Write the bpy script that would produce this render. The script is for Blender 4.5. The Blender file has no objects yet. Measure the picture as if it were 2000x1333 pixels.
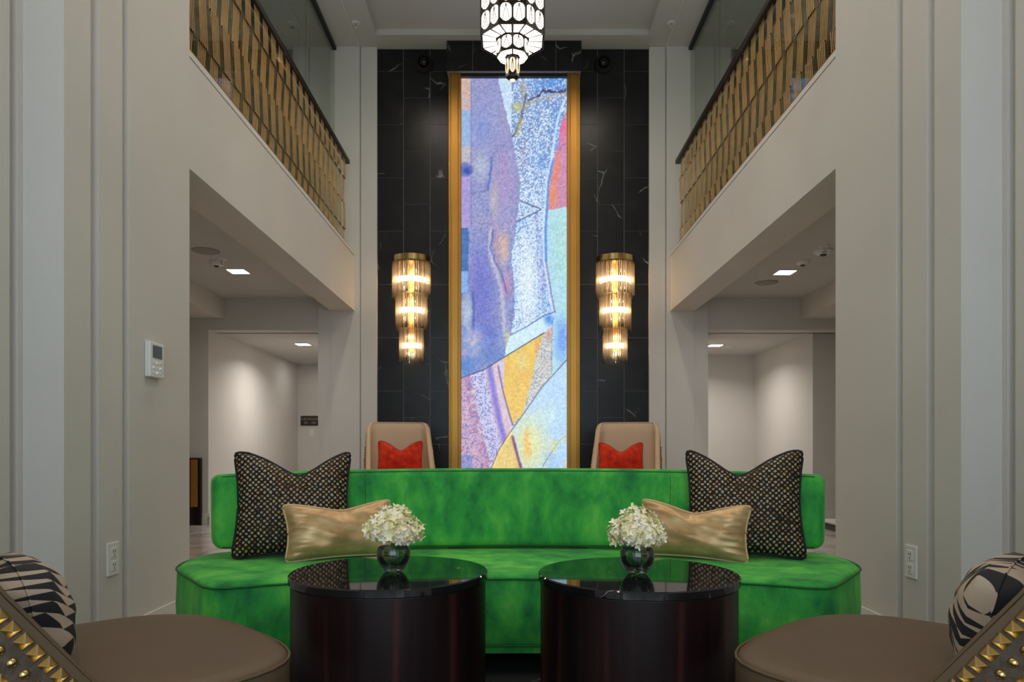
import bpy, math, random
import numpy as np
from mathutils import Vector, Matrix, Euler
random.seed(7)
S = bpy.context.scene
C = S.collection
PI = math.pi
EYE = 1.08

# ------------------------------------------------------------ camera
cd = bpy.data.cameras.new('camera'); cam = bpy.data.objects.new('camera', cd); C.objects.link(cam)
cam.location = (0, 0, EYE); cam.rotation_euler = (PI/2, 0, 0)
cd.sensor_width = 36; cd.lens = 25.2; cd.shift_x = -0.0005; cd.shift_y = 0.1033; cd.clip_end = 60
S.camera = cam
S.view_settings.view_transform = 'Standard'; S.view_settings.look = 'None'
S.view_settings.gamma = 1; S.view_settings.use_curve_mapping = False
S.view_settings.exposure = 0.0
w = bpy.data.worlds.new('world'); S.world = w; w.use_nodes = True
w.node_tree.nodes['Background'].inputs[0].default_value = (.5, .56, .65, 1)
w.node_tree.nodes['Background'].inputs[1].default_value = 0.3

def area(name, loc, rot, sx, sy, power, col, spread=PI):
    l = bpy.data.lights.new(name, 'AREA'); l.shape = 'RECTANGLE'; l.size = sx; l.size_y = sy
    l.energy = power; l.color = col; l.spread = spread
    o = bpy.data.objects.new(name, l); o.location = loc; o.rotation_euler = rot; C.objects.link(o)
    return o
def point(name, loc, power, col, r=.05):
    l = bpy.data.lights.new(name, 'POINT'); l.energy = power; l.color = col; l.shadow_soft_size = r
    o = bpy.data.objects.new(name, l); o.location = loc; C.objects.link(o); return o
WARM = (1, .87, .72); NEUT = (1, .96, .92); COOL = (.68, .86, 1)
# area light added for daylight from behind the camera; no window is built
area('daylight_fill', (0, -2.7, 2.6), (PI/2, 0, 0), 4.0, 4.2, 175, COOL)
# fill lights added under the tray, above the frame; no fittings are built
for px in (-1.25, 1.25):
    for py in (1.4, 3.4, 5.4, 7.5):
        area('tray_fill', (px, py, 6.63), (0, 0, 0), .22, .22, 21 if py > 7 else 14, WARM, 2.6)

# ------------------------------------------------------------ helpers
class MB:
    def __init__(s): s.v = []; s.f = []
    def add(s, vs, fs):
        n = len(s.v); s.v += [tuple(p) for p in vs]; s.f += [tuple(i+n for i in f) for f in fs]; return s
    def box(s, x0, x1, y0, y1, z0, z1):
        if x0 > x1: x0, x1 = x1, x0
        return s.add([(x0,y0,z0),(x1,y0,z0),(x1,y1,z0),(x0,y1,z0),(x0,y0,z1),(x1,y0,z1),(x1,y1,z1),(x0,y1,z1)],
              [(0,3,2,1),(4,5,6,7),(0,1,5,4),(1,2,6,5),(2,3,7,6),(3,0,4,7)])
    def obox(s, c, ax, ay, az):   # oriented box by half-axes
        c = Vector(c); ax = Vector(ax); ay = Vector(ay); az = Vector(az)
        vs = [c+i*ax+j*ay+k*az for k in (-1,1) for (i,j) in ((-1,-1),(1,-1),(1,1),(-1,1))]
        return s.add(vs, [(0,3,2,1),(4,5,6,7),(0,1,5,4),(1,2,6,5),(2,3,7,6),(3,0,4,7)])
    def prism(s, poly, z0, z1):
        a = sum(poly[i][0]*poly[(i+1)%len(poly)][1]-poly[(i+1)%len(poly)][0]*poly[i][1] for i in range(len(poly)))
        if a < 0: poly = poly[::-1]
        n = len(poly)
        vs = [(x,y,z0) for x,y in poly]+[(x,y,z1) for x,y in poly]
        return s.add(vs, [tuple(range(n-1,-1,-1)), tuple(range(n,2*n))]+[(i,(i+1)%n,n+(i+1)%n,n+i) for i in range(n)])
    def lathe(s, prof, n=32, c=(0,0,0), a0=0, a1=2*PI, ph=0, caps=True):
        full = abs(a1-a0-2*PI) < 1e-6
        m = n if full else n+1
        vs = []
        for r, z in prof:
            for k in range(m):
                a = a0+(a1-a0)*k/n+ph
                vs.append((c[0]+r*math.cos(a), c[1]+r*math.sin(a), c[2]+z))
        fs = []
        for i in range(len(prof)-1):
            for k in range(n):
                k2 = (k+1) % m
                fs.append((i*m+k, i*m+k2, (i+1)*m+k2, (i+1)*m+k))
        if full and caps:
            if prof[0][0] > 1e-5: fs.append(tuple(range(m-1,-1,-1)))
            if prof[-1][0] > 1e-5: fs.append(tuple((len(prof)-1)*m+k for k in range(m)))
        return s.add(vs, fs)
    def tube(s, path, r, n=6, closed=False, r2=None):
        path = [Vector(p) for p in path]; N = len(path); vs = []
        up = Vector((0,0,1))
        for i, p in enumerate(path):
            a = path[(i-1)%N] if closed or i > 0 else p
            b = path[(i+1)%N] if closed or i < N-1 else p
            t = (b-a).normalized() if (b-a).length > 1e-9 else Vector((0,0,1))
            u = up.cross(t)
            if u.length < 1e-3: u = Vector((1,0,0)).cross(t)
            u.normalize(); v = t.cross(u)
            rr = r if r2 is None else r+(r2-r)*i/(N-1)
            for k in range(n):
                an = 2*PI*k/n; vs.append(p+u*math.cos(an)*rr+v*math.sin(an)*rr)
        fs = [(i*n+k, i*n+(k+1)%n, ((i+1)%N)*n+(k+1)%n, ((i+1)%N)*n+k) for i in range(N if closed else N-1) for k in range(n)]
        if not closed: fs += [tuple(range(n-1,-1,-1)), tuple((N-1)*n+k for k in range(n))]
        return s.add(vs, fs)
    def grid(s, fn, nu, nv):
        vs = [fn(i/nu, j/nv) for j in range(nv+1) for i in range(nu+1)]
        return s.add(vs, [(j*(nu+1)+i, j*(nu+1)+i+1, (j+1)*(nu+1)+i+1, (j+1)*(nu+1)+i) for j in range(nv) for i in range(nu)])
    def mirror(s):
        s.v = [(-x,y,z) for x,y,z in s.v]; s.f = [f[::-1] for f in s.f]; return s
    def mesh(s, name, m=None, smooth=False):
        me = bpy.data.meshes.new(name); me.from_pydata(s.v, [], s.f); me.update()
        if m: me.materials.append(m)
        if smooth:
            me.polygons.foreach_set('use_smooth', [True]*len(me.polygons))
        return me
    def build(s, name, m, parent=None, smooth=False, bevel=0, loc=None, angle=None, kind=None):
        me = s.mesh(name, m, smooth)
        o = bpy.data.objects.new(name, me); C.objects.link(o)
        if parent: o.parent = parent
        if loc: o.location = loc
        if bevel:
            b = o.modifiers.new('bevel', 'BEVEL'); b.width = bevel; b.segments = 2; b.limit_method = 'ANGLE'; b.angle_limit = .6
        if smooth and angle is not None:
            me.set_sharp_from_angle(angle=angle)
        if kind: o['kind'] = kind
        return o
def empty(name, loc, rz=0):
    o = bpy.data.objects.new(name, None); C.objects.link(o); o.location = loc; o.rotation_euler = (0,0,rz)
    o.empty_display_size = .1; return o
def tag(o, label, cat, group=None):
    o['label'] = label; o['category'] = cat
    if group: o['group'] = group
    return o
def struct(o): o['kind'] = 'structure'; return o
def copy_tree(o, parent=None):
    c = o.copy(); C.objects.link(c); c.parent = parent
    for ch in list(o.children): copy_tree(ch, c)
    return c
def share(name, me, parent, loc=(0,0,0), rot=None):
    o = bpy.data.objects.new(name, me); C.objects.link(o); o.parent = parent; o.location = loc
    if rot: o.rotation_euler = rot
    return o

# ------------------------------------------------------------ materials
def lin(c):
    return tuple(((x/255)/12.92 if x/255 <= .04045 else ((x/255+.055)/1.055)**2.4) for x in c)
def new(name):
    m = bpy.data.materials.new(name); m.use_nodes = True
    return m, m.node_tree.nodes, m.node_tree.links, m.node_tree.nodes['Principled BSDF']
def N(nodes, t, **k):
    n = nodes.new(t)
    for a, b in k.items():
        if hasattr(n, a): setattr(n, a, b)
    return n
def ramp(nodes, stops, interp='LINEAR'):
    r = nodes.new('ShaderNodeValToRGB'); r.color_ramp.interpolation = interp
    e = r.color_ramp.elements
    while len(e) < len(stops): e.new(.5)
    for i, (p, c) in enumerate(stops):
        e[i].position = p; e[i].color = (*c[:3], 1)
    return r
def plain(name, col, rough=.5, metal=0, spec=.5, nscale=0, namt=.1, bump=0, coat=0, sheen=0):
    m, nd, lk, p = new(name)
    p.inputs['Base Color'].default_value = (*col, 1); p.inputs['Roughness'].default_value = rough
    p.inputs['Metallic'].default_value = metal; p.inputs['Specular IOR Level'].default_value = spec
    p.inputs['Coat Weight'].default_value = coat; p.inputs['Sheen Weight'].default_value = sheen
    if nscale:
        tc = N(nd, 'ShaderNodeTexCoord'); n = N(nd, 'ShaderNodeTexNoise'); n.inputs['Scale'].default_value = nscale
        n.inputs['Detail'].default_value = 6
        lk.new(tc.outputs['Object'], n.inputs['Vector'])
        r = ramp(nd, [(.3, [c*(1-namt) for c in col]), (.7, [min(1, c*(1+namt)) for c in col])])
        lk.new(n.outputs['Fac'], r.inputs['Fac']); lk.new(r.outputs['Color'], p.inputs['Base Color'])
        if bump:
            b = N(nd, 'ShaderNodeBump'); b.inputs['Strength'].default_value = bump; b.inputs['Distance'].default_value = .01
            lk.new(n.outputs['Fac'], b.inputs['Height']); lk.new(b.outputs['Normal'], p.inputs['Normal'])
    return m
def emit(name, col, st):
    m, nd, lk, p = new(name)
    p.inputs['Base Color'].default_value = (*col, 1)
    p.inputs['Emission Color'].default_value = (*col, 1); p.inputs['Emission Strength'].default_value = st
    return m
def veined(name, base, vein, rough, scale, width=.012, mask=.55, grout=None):
    m, nd, lk, p = new(name)
    tc = N(nd, 'ShaderNodeTexCoord'); oi = N(nd, 'ShaderNodeObjectInfo')
    ad = N(nd, 'ShaderNodeVectorMath', operation='ADD'); sc = N(nd, 'ShaderNodeVectorMath', operation='SCALE')
    cmb = N(nd, 'ShaderNodeCombineXYZ')
    lk.new(oi.outputs['Random'], cmb.inputs[0]); lk.new(oi.outputs['Random'], cmb.inputs[2])
    lk.new(cmb.outputs[0], sc.inputs[0]); sc.inputs['Scale'].default_value = 23
    lk.new(tc.outputs['Object'], ad.inputs[0]); lk.new(sc.outputs[0], ad.inputs[1])
    wn = N(nd, 'ShaderNodeTexNoise'); wn.inputs['Scale'].default_value = scale*1.3; wn.inputs['Detail'].default_value = 5
    lk.new(ad.outputs[0], wn.inputs['Vector'])
    mx = N(nd, 'ShaderNodeMixRGB', blend_type='ADD'); mx.inputs[0].default_value = .45
    lk.new(ad.outputs[0], mx.inputs[1]); lk.new(wn.outputs['Color'], mx.inputs[2])
    vo = N(nd, 'ShaderNodeTexVoronoi', feature='DISTANCE_TO_EDGE'); vo.inputs['Scale'].default_value = scale
    lk.new(mx.outputs[0], vo.inputs['Vector'])
    r = ramp(nd, [(0, (1,1,1)), (width, (0,0,0))]); lk.new(vo.outputs['Distance'], r.inputs['Fac'])
    n2 = N(nd, 'ShaderNodeTexNoise'); n2.inputs['Scale'].default_value = scale*1.7; lk.new(ad.outputs[0], n2.inputs['Vector'])
    r2 = ramp(nd, [(mask, (0,0,0)), (mask+.12, (1,1,1))]); lk.new(n2.outputs['Fac'], r2.inputs['Fac'])
    mu = N(nd, 'ShaderNodeMath', operation='MULTIPLY'); lk.new(r.outputs['Color'], mu.inputs[0]); lk.new(r2.outputs['Color'], mu.inputs[1])
    n3 = N(nd, 'ShaderNodeTexNoise'); n3.inputs['Scale'].default_value = scale*3; n3.inputs['Detail'].default_value = 8
    lk.new(ad.outputs[0], n3.inputs['Vector'])
    r3 = ramp(nd, [(.35, [c*.75 for c in base]), (.7, [c*1.35 for c in base])]); lk.new(n3.outputs['Fac'], r3.inputs['Fac'])
    mc = N(nd, 'ShaderNodeMixRGB'); lk.new(mu.outputs[0], mc.inputs[0]); lk.new(r3.outputs['Color'], mc.inputs[1])
    mc.inputs[2].default_value = (*vein, 1); lk.new(mc.outputs[0], p.inputs['Base Color'])
    p.inputs['Roughness'].default_value = rough
    return m
def velvet(name, dark, mid, light, scale, rough=.75, sheen=.35, stcol=None, stretch=(1,1,1), metal=0):
    m, nd, lk, p = new(name)
    tc = N(nd, 'ShaderNodeTexCoord'); mp = N(nd, 'ShaderNodeMapping'); mp.inputs['Scale'].default_value = stretch
    lk.new(tc.outputs['Object'], mp.inputs[0])
    n = N(nd, 'ShaderNodeTexNoise'); n.inputs['Scale'].default_value = scale; n.inputs['Detail'].default_value = 7; n.inputs['Roughness'].default_value = .6
    n.inputs['Distortion'].default_value = .15
    lk.new(mp.outputs[0], n.inputs['Vector'])
    r = ramp(nd, [(.33, dark), (.5, mid), (.68, light)]); lk.new(n.outputs['Fac'], r.inputs['Fac'])
    lk.new(r.outputs['Color'], p.inputs['Base Color'])
    p.inputs['Roughness'].default_value = rough; p.inputs['Sheen Weight'].default_value = sheen
    p.inputs['Sheen Roughness'].default_value = .4; p.inputs['Metallic'].default_value = metal
    p.inputs['Sheen Tint'].default_value = (*(stcol or light), 1); p.inputs['Specular IOR Level'].default_value = .25
    f = N(nd, 'ShaderNodeTexNoise'); f.inputs['Scale'].default_value = 260; lk.new(tc.outputs['Object'], f.inputs['Vector'])
    b = N(nd, 'ShaderNodeBump'); b.inputs['Strength'].default_value = .12; b.inputs['Distance'].default_value = .002
    lk.new(f.outputs['Fac'], b.inputs['Height']); lk.new(b.outputs['Normal'], p.inputs['Normal'])
    return m
def glassy(name, tint, gloss=.5, rough=.02, ior=1.45, base=0):
    m, nd, lk, p = new(name); nd.remove(p)
    out = nd['Material Output']
    tr = N(nd, 'ShaderNodeBsdfTransparent'); tr.inputs[0].default_value = (*tint, 1)
    gl = N(nd, 'ShaderNodeBsdfGlossy'); gl.inputs['Roughness'].default_value = rough; gl.inputs[0].default_value = (1,1,1,1)
    fr = N(nd, 'ShaderNodeFresnel'); fr.inputs[0].default_value = ior
    mt = N(nd, 'ShaderNodeMath', operation='MULTIPLY_ADD'); lk.new(fr.outputs[0], mt.inputs[0]); mt.inputs[1].default_value = gloss; mt.inputs[2].default_value = base
    mx = N(nd, 'ShaderNodeMixShader'); lk.new(mt.outputs[0], mx.inputs[0]); lk.new(tr.outputs[0], mx.inputs[1]); lk.new(gl.outputs[0], mx.inputs[2])
    lk.new(mx.outputs[0], out.inputs[0]); return m

M_wall = plain('painted_plaster', (.60, .565, .52), .7, nscale=1.3, namt=.03, spec=.3)
M_ceil = plain('ceiling_paint', (.55, .53, .50), .8, nscale=1, namt=.02, spec=.2)
M_trim = plain('trim_paint', (.66, .63, .58), .5)
M_tile = veined('black_marble_tile', (.013, .0125, .0135), (.32, .31, .30), .30, 1.5, .012, .56)
M_tile.node_tree.nodes['Principled BSDF'].inputs['Specular IOR Level'].default_value = .32
M_grout = plain('grey_grout', (.34, .33, .32), .9, nscale=30, namt=.1)
M_top = veined('black_marble_top', (.008, .008, .009), (.55, .54, .52), .035, 3.2, .006, .57)
M_floor = veined('polished_floor_stone', (.50, .44, .39), (.66, .62, .57), .10, .9, .02, .5)
M_fgrout = plain('floor_grout', (.25, .21, .18), .8, nscale=20)
M_brass = plain('brushed_brass', (.53, .265, .06), .40, metal=1, nscale=1.5, namt=.10)
M_brassb = plain('bright_brass', (.66, .47, .20), .22, metal=1, nscale=9, namt=.1)
M_gold = plain('satin_gold_bar', (.62, .37, .14), .42, metal=.5, nscale=6, namt=.2)
M_bronze = plain('dark_bronze', (.022, .015, .011), .35, metal=.6, nscale=12)
M_black = plain('black_metal', (.012, .012, .012), .45, nscale=12)
M_gloss = plain('black_gloss_lens', (.004, .004, .005), .08, nscale=4)
M_white = plain('white_plastic', (.70, .69, .66), .35, nscale=5, namt=.03)
M_dark = plain('dark_slot', (.05, .05, .05), .6, nscale=8)
M_lcd = plain('dark_display', (.02, .05, .045), .2, nscale=20)
M_chrome = plain('chrome', (.75, .75, .75), .15, metal=1, nscale=6, namt=.03)
M_grille = plain('speaker_grille_paint', (.32, .29, .26), .8, nscale=300, namt=.3)
M_leath = plain('shaded_leather', (.115, .072, .040), .48, nscale=2.2, namt=.10, bump=0, spec=.3)  # same leather as the tan chairs, foreground shade put into the colour
M_leathd = plain('taupe_leather_panel', (.075, .050, .032), .45, nscale=40, namt=.3, bump=.3)
M_tan = plain('tan_leather', (.60, .41, .255), .45, nscale=2.5, namt=.08)  # lit copy of the chair leather; the foreground pair uses the shaded one
M_green = velvet('green_velvet', (.012, .17, .045), (.042, .36, .055), (.14, .56, .075), 5.5, .8, .35, (.35, .8, .25), (1, 1, .55))
M_greenp = plain('green_piping', (.012, .13, .02), .8, nscale=30)
M_gvel = velvet('gold_velvet', (.36, .205, .085), (.50, .31, .14), (.62, .43, .23), 5, .36, .5, (.9, .8, .55), (1, 1, 2.2), .35)
M_gpip = plain('gold_piping', (.62, .42, .20), .5, nscale=40, sheen=.3)
M_org = velvet('orange_velvet', (.42, .012, .004), (.62, .026, .006), (.80, .06, .012), 9, .8, .5, (1, .35, .15))
M_orgp = plain('orange_piping', (.30, .012, .006), .7, nscale=30)
M_wood = None
def woodmat():
    m, nd, lk, p = new('dark_cherry_veneer')
    tc = N(nd, 'ShaderNodeTexCoord'); mp = N(nd, 'ShaderNodeMapping'); mp.inputs['Scale'].default_value = (9, 9, .25)
    lk.new(tc.outputs['Object'], mp.inputs[0])
    n = N(nd, 'ShaderNodeTexNoise'); n.inputs['Scale'].default_value = 1.6; n.inputs['Detail'].default_value = 8; n.inputs['Distortion'].default_value = .4
    lk.new(mp.outputs[0], n.inputs['Vector'])
    r = ramp(nd, [(.3, (.004, .0025, .003)), (.55, (.014, .005, .005)), (.75, (.075, .018, .013))])
    lk.new(n.outputs['Fac'], r.inputs['Fac']); lk.new(r.outputs['Color'], p.inputs['Base Color'])
    p.inputs['Roughness'].default_value = .36; p.inputs['Specular IOR Level'].default_value = .25; return m
M_wood = woodmat()
def woven():
    m, nd, lk, p = new('black_gold_woven_dots')
    tc = N(nd, 'ShaderNodeTexCoord')
    nz = N(nd, 'ShaderNodeTexNoise'); nz.inputs['Scale'].default_value = 30; lk.new(tc.outputs['Object'], nz.inputs['Vector'])
    mx = N(nd, 'ShaderNodeMixRGB', blend_type='ADD'); mx.inputs[0].default_value = .016
    lk.new(tc.outputs['Object'], mx.inputs[1]); lk.new(nz.outputs['Color'], mx.inputs[2])
    mp = N(nd, 'ShaderNodeMapping'); mp.inputs['Rotation'].default_value = (0, PI/4, 0); mp.inputs['Scale'].default_value = (1, .001, 1)
    lk.new(mx.outputs[0], mp.inputs[0])
    vo = N(nd, 'ShaderNodeTexVoronoi'); vo.inputs['Scale'].default_value = 47; vo.inputs['Randomness'].default_value = .12
    lk.new(mp.outputs[0], vo.inputs['Vector'])
    dot = ramp(nd, [(.27, (1,1,1)), (.37, (0,0,0))]); lk.new(vo.outputs['Distance'], dot.inputs['Fac'])
    sp = N(nd, 'ShaderNodeSeparateColor'); lk.new(vo.outputs['Color'], sp.inputs[0])
    n2 = N(nd, 'ShaderNodeTexNoise'); n2.inputs['Scale'].default_value = 7; lk.new(tc.outputs['Object'], n2.inputs['Vector'])
    av = N(nd, 'ShaderNodeMath', operation='MULTIPLY_ADD'); lk.new(sp.outputs[0], av.inputs[0]); av.inputs[1].default_value = .6
    lk.new(n2.outputs['Fac'], av.inputs[2])
    cr = ramp(nd, [(.35, (.05, .03, .015)), (.55, (.22, .13, .05)), (.75, (.44, .27, .10)), (.95, (.42, .33, .20))]); lk.new(av.outputs[0], cr.inputs['Fac'])
    mc = N(nd, 'ShaderNodeMixRGB'); lk.new(dot.outputs['Color'], mc.inputs[0]); mc.inputs[1].default_value = (.010, .008, .010, 1)
    lk.new(cr.outputs['Color'], mc.inputs[2]); lk.new(mc.outputs[0], p.inputs['Base Color'])
    p.inputs['Roughness'].default_value = .6; p.inputs['Specular IOR Level'].default_value = .2
    b = N(nd, 'ShaderNodeBump'); b.inputs['Strength'].default_value = .5; b.inputs['Distance'].default_value = .004
    lk.new(dot.outputs['Color'], b.inputs['Height']); lk.new(b.outputs['Normal'], p.inputs['Normal'])
    return m
M_woven = woven()
M_fringe = plain('black_trim_cord', (.010, .008, .010), .8, nscale=60, namt=.5, bump=.6)
def shards():
    # rows of long pointed leaves: a skewed saw profile compared with a second, slower saw
    m, nd, lk, p = new('black_beige_shard_print')
    tc = N(nd, 'ShaderNodeTexCoord'); mp = N(nd, 'ShaderNodeMapping'); mp.inputs['Rotation'].default_value = (.5, .75, .4); mp.inputs['Scale'].default_value = (1, 1, 1)
    nz = N(nd, 'ShaderNodeTexNoise'); nz.inputs['Scale'].default_value = 3.5; nz.inputs['Detail'].default_value = 0
    lk.new(tc.outputs['Object'], nz.inputs['Vector'])
    mx = N(nd, 'ShaderNodeMixRGB', blend_type='ADD'); mx.inputs[0].default_value = .22
    lk.new(tc.outputs['Object'], mx.inputs[1]); lk.new(nz.outputs['Color'], mx.inputs[2]); lk.new(mx.outputs[0], mp.inputs[0])
    def saw(ax, sc, prof='SAW'):
        wv = N(nd, 'ShaderNodeTexWave'); wv.wave_type = 'BANDS'; wv.bands_direction = ax; wv.wave_profile = prof
        wv.inputs['Scale'].default_value = sc; wv.inputs['Distortion'].default_value = 0
        lk.new(mp.outputs[0], wv.inputs['Vector']); return wv.outputs['Fac']
    a = saw('X', 7.5); b = saw('Z', 2.6, 'TRI')
    gt = N(nd, 'ShaderNodeMath', operation='GREATER_THAN'); lk.new(a, gt.inputs[0]); lk.new(b, gt.inputs[1])
    r = ramp(nd, [(.0, (.010, .010, .014)), (.5, (.46, .36, .27))], 'CONSTANT')
    lk.new(gt.outputs[0], r.inputs['Fac']); lk.new(r.outputs['Color'], p.inputs['Base Color'])
    p.inputs['Roughness'].default_value = .8; return m
M_shard = shards()
M_glass = glassy('green_tinted_glass', (.80, .86, .81), .9, .01, 1.5)
M_glassb = glassy('clear_guard_glass', (.84, .88, .84), .7, .01, 1.45)
M_smoke = glassy('smoked_vase_glass', (.72, .76, .75), .9, .02, 1.5)
def crystal():
    m, nd, lk, p = new('champagne_crystal'); nd.remove(p); out = nd['Material Output']
    tr = N(nd, 'ShaderNodeBsdfTransparent'); tr.inputs[0].default_value = (.96, .91, .84, 1)
    gl = N(nd, 'ShaderNodeBsdfGlossy'); gl.inputs['Roughness'].default_value = .08
    tl = N(nd, 'ShaderNodeBsdfTranslucent'); tl.inputs[0].default_value = (.95, .82, .66, 1)
    fr = N(nd, 'ShaderNodeFresnel'); fr.inputs[0].default_value = 1.55
    m1 = N(nd, 'ShaderNodeMixShader'); m1.inputs[0].default_value = .34; lk.new(tr.outputs[0], m1.inputs[1]); lk.new(tl.outputs[0], m1.inputs[2])
    m2 = N(nd, 'ShaderNodeMixShader'); lk.new(fr.outputs[0], m2.inputs[0]); lk.new(m1.outputs[0], m2.inputs[1]); lk.new(gl.outputs[0], m2.inputs[2])
    lk.new(m2.outputs[0], out.inputs[0]); return m
M_cryst = crystal()
M_lamp = emit('lamp_band', (1, .80, .52), 16)
M_lens = emit('downlight_lens', (1, .95, .88), 14)
M_pane = emit('frosted_lamp_glass', (1, .92, .80), 1.55)
M_panew = emit('frosted_lamp_glass_amber', (1, .74, .50), 1.2)
def petals():
    m, nd, lk, p = new('cream_petals')
    tc = N(nd, 'ShaderNodeTexCoord'); n = N(nd, 'ShaderNodeTexNoise'); n.inputs['Scale'].default_value = 28
    lk.new(tc.outputs['Object'], n.inputs['Vector'])
    r = ramp(nd, [(.35, (.72, .66, .28)), (.5, (.90, .80, .50)), (.62, (.95, .86, .68))]); lk.new(n.outputs['Fac'], r.inputs['Fac'])
    lk.new(r.outputs['Color'], p.inputs['Base Color']); p.inputs['Roughness'].default_value = .7
    p.inputs['Subsurface Weight'].default_value = .0; return m
M_petal = petals()
M_stem = plain('green_stem', (.10, .16, .05), .6, nscale=20)
def rugmat():
    m, nd, lk, p = new('black_rug_pattern')
    tc = N(nd, 'ShaderNodeTexCoord'); mp = N(nd, 'ShaderNodeMapping'); mp.inputs['Rotation'].default_value = (0, 0, .5)
    lk.new(tc.outputs['Object'], mp.inputs[0])
    vo = N(nd, 'ShaderNodeTexVoronoi', feature='DISTANCE_TO_EDGE'); vo.inputs['Scale'].default_value = 2.6; lk.new(mp.outputs[0], vo.inputs['Vector'])
    r = ramp(nd, [(0, (.10, .11, .11)), (.016, (.006, .006, .007))]); lk.new(vo.outputs['Distance'], r.inputs['Fac'])
    lk.new(r.outputs['Color'], p.inputs['Base Color']); p.inputs['Roughness'].default_value = .9; return m
M_rug = rugmat()

# ------------------------------------------------------------ room shell
ZC = 6.583; ZH = 3.141; ZB = 2.70; YB = 9.914; YP = 9.864; XW = 2.17
fl = struct(MB().box(-6, 6, -3, 14.6, -.12, -.012).build('floor', M_fgrout))
tm = MB().box(-.446, .446, -.446, .446, -.014, 0).mesh('floor_tile', M_floor)
for i in range(13):
    for j in range(19):
        x = -5.4+.9*i; y = -2.5+.9*j
        if y > 14.2: continue
        if abs(x) < 2.6 and y < 9.5 and (abs(x) < 1.7 and .4 < y < 4): continue
        share('floor_tile', tm, fl, (x, y, 0))
struct(MB().box(-1.9, 1.9, .2, 4.2, -.014, -.001).build('trim_1', M_black))
# ceiling with a shallow tray
TX = 1.818; TY = 9.57
ce = MB().box(-6, -TX, -3, 10.1, ZC, 6.75).box(TX, 6, -3, 10.1, ZC, 6.75).box(-TX, TX, TY, 10.1, ZC, 6.75).box(-TX, TX, -3, .8, ZC, 6.75).box(-TX, TX, .8, TY, ZC+.078, 6.75)
struct(ce.build('ceiling', M_ceil))
struct(MB().box(-2.112, -2.097, 0, YP, ZC-.007, ZC).build('trim_2', M_trim)); struct(MB().box(2.097, 2.112, 0, YP, ZC-.007, ZC).build('trim_3', M_trim))
# near piers, in plan, and side walls
def near_wall(sg, name):
    g = .032
    pts = [(XW,4.815),(XW,4.056),(XW+g,4.056),(XW+g,3.985),(XW,3.985),(XW,3.755),(XW+g,3.755),(XW+g,3.685),(XW,3.685),(XW,3.468),
           (2.368,3.468),(2.368,3.43),(2.40,3.43),(2.40,3.375),(2.368,3.375),(2.368,-3),(2.62,-3),(2.62,4.815)]
    return struct(MB().prism([(sg*x, y) for x, y in pts], 0, ZC).build(name, M_wall))
near_wall(-1, 'wall_left'); near_wall(1, 'wall_right')
struct(MB().box(-2.368, 2.368, -3.2, -3, 0, ZC).build('wall_rear', M_wall))
def base_pts(sg, off, z1, name):
    # moulding that follows the pier in plan
    b = MB()
    for (y0, y1) in ((4.056,4.815),(3.755,3.985),(3.468,3.685)):
        b.box(sg*(XW-off), sg*XW, y0, y1, 0, z1)
    b.box(sg*(XW-off), sg*2.368, 3.468-off, 3.468, 0, z1)
    b.box(sg*(2.368-off), sg*2.368, -3, 3.375, 0, z1)
    struct(b.build(name, M_trim))
base_pts(-1, .014, .09, 'baseboard_left'); base_pts(1, .014, .09, 'baseboard_right')
# far piers
def far_pier(sg, name):
    pts = [(1.874,YP),(2.092,YP),(2.092,YP+.03),(2.108,YP+.03),(2.108,YP-.012),(2.495,YP-.012),(2.495,YP),(2.684,YP),(2.684,10.12),(1.874,10.12)]
    struct(MB().prism([(sg*x+.008, y) for x, y in pts], 0, ZC).build(name, M_wall))
far_pier(-1, 'wall_far_left'); far_pier(1, 'wall_far_right')
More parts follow.
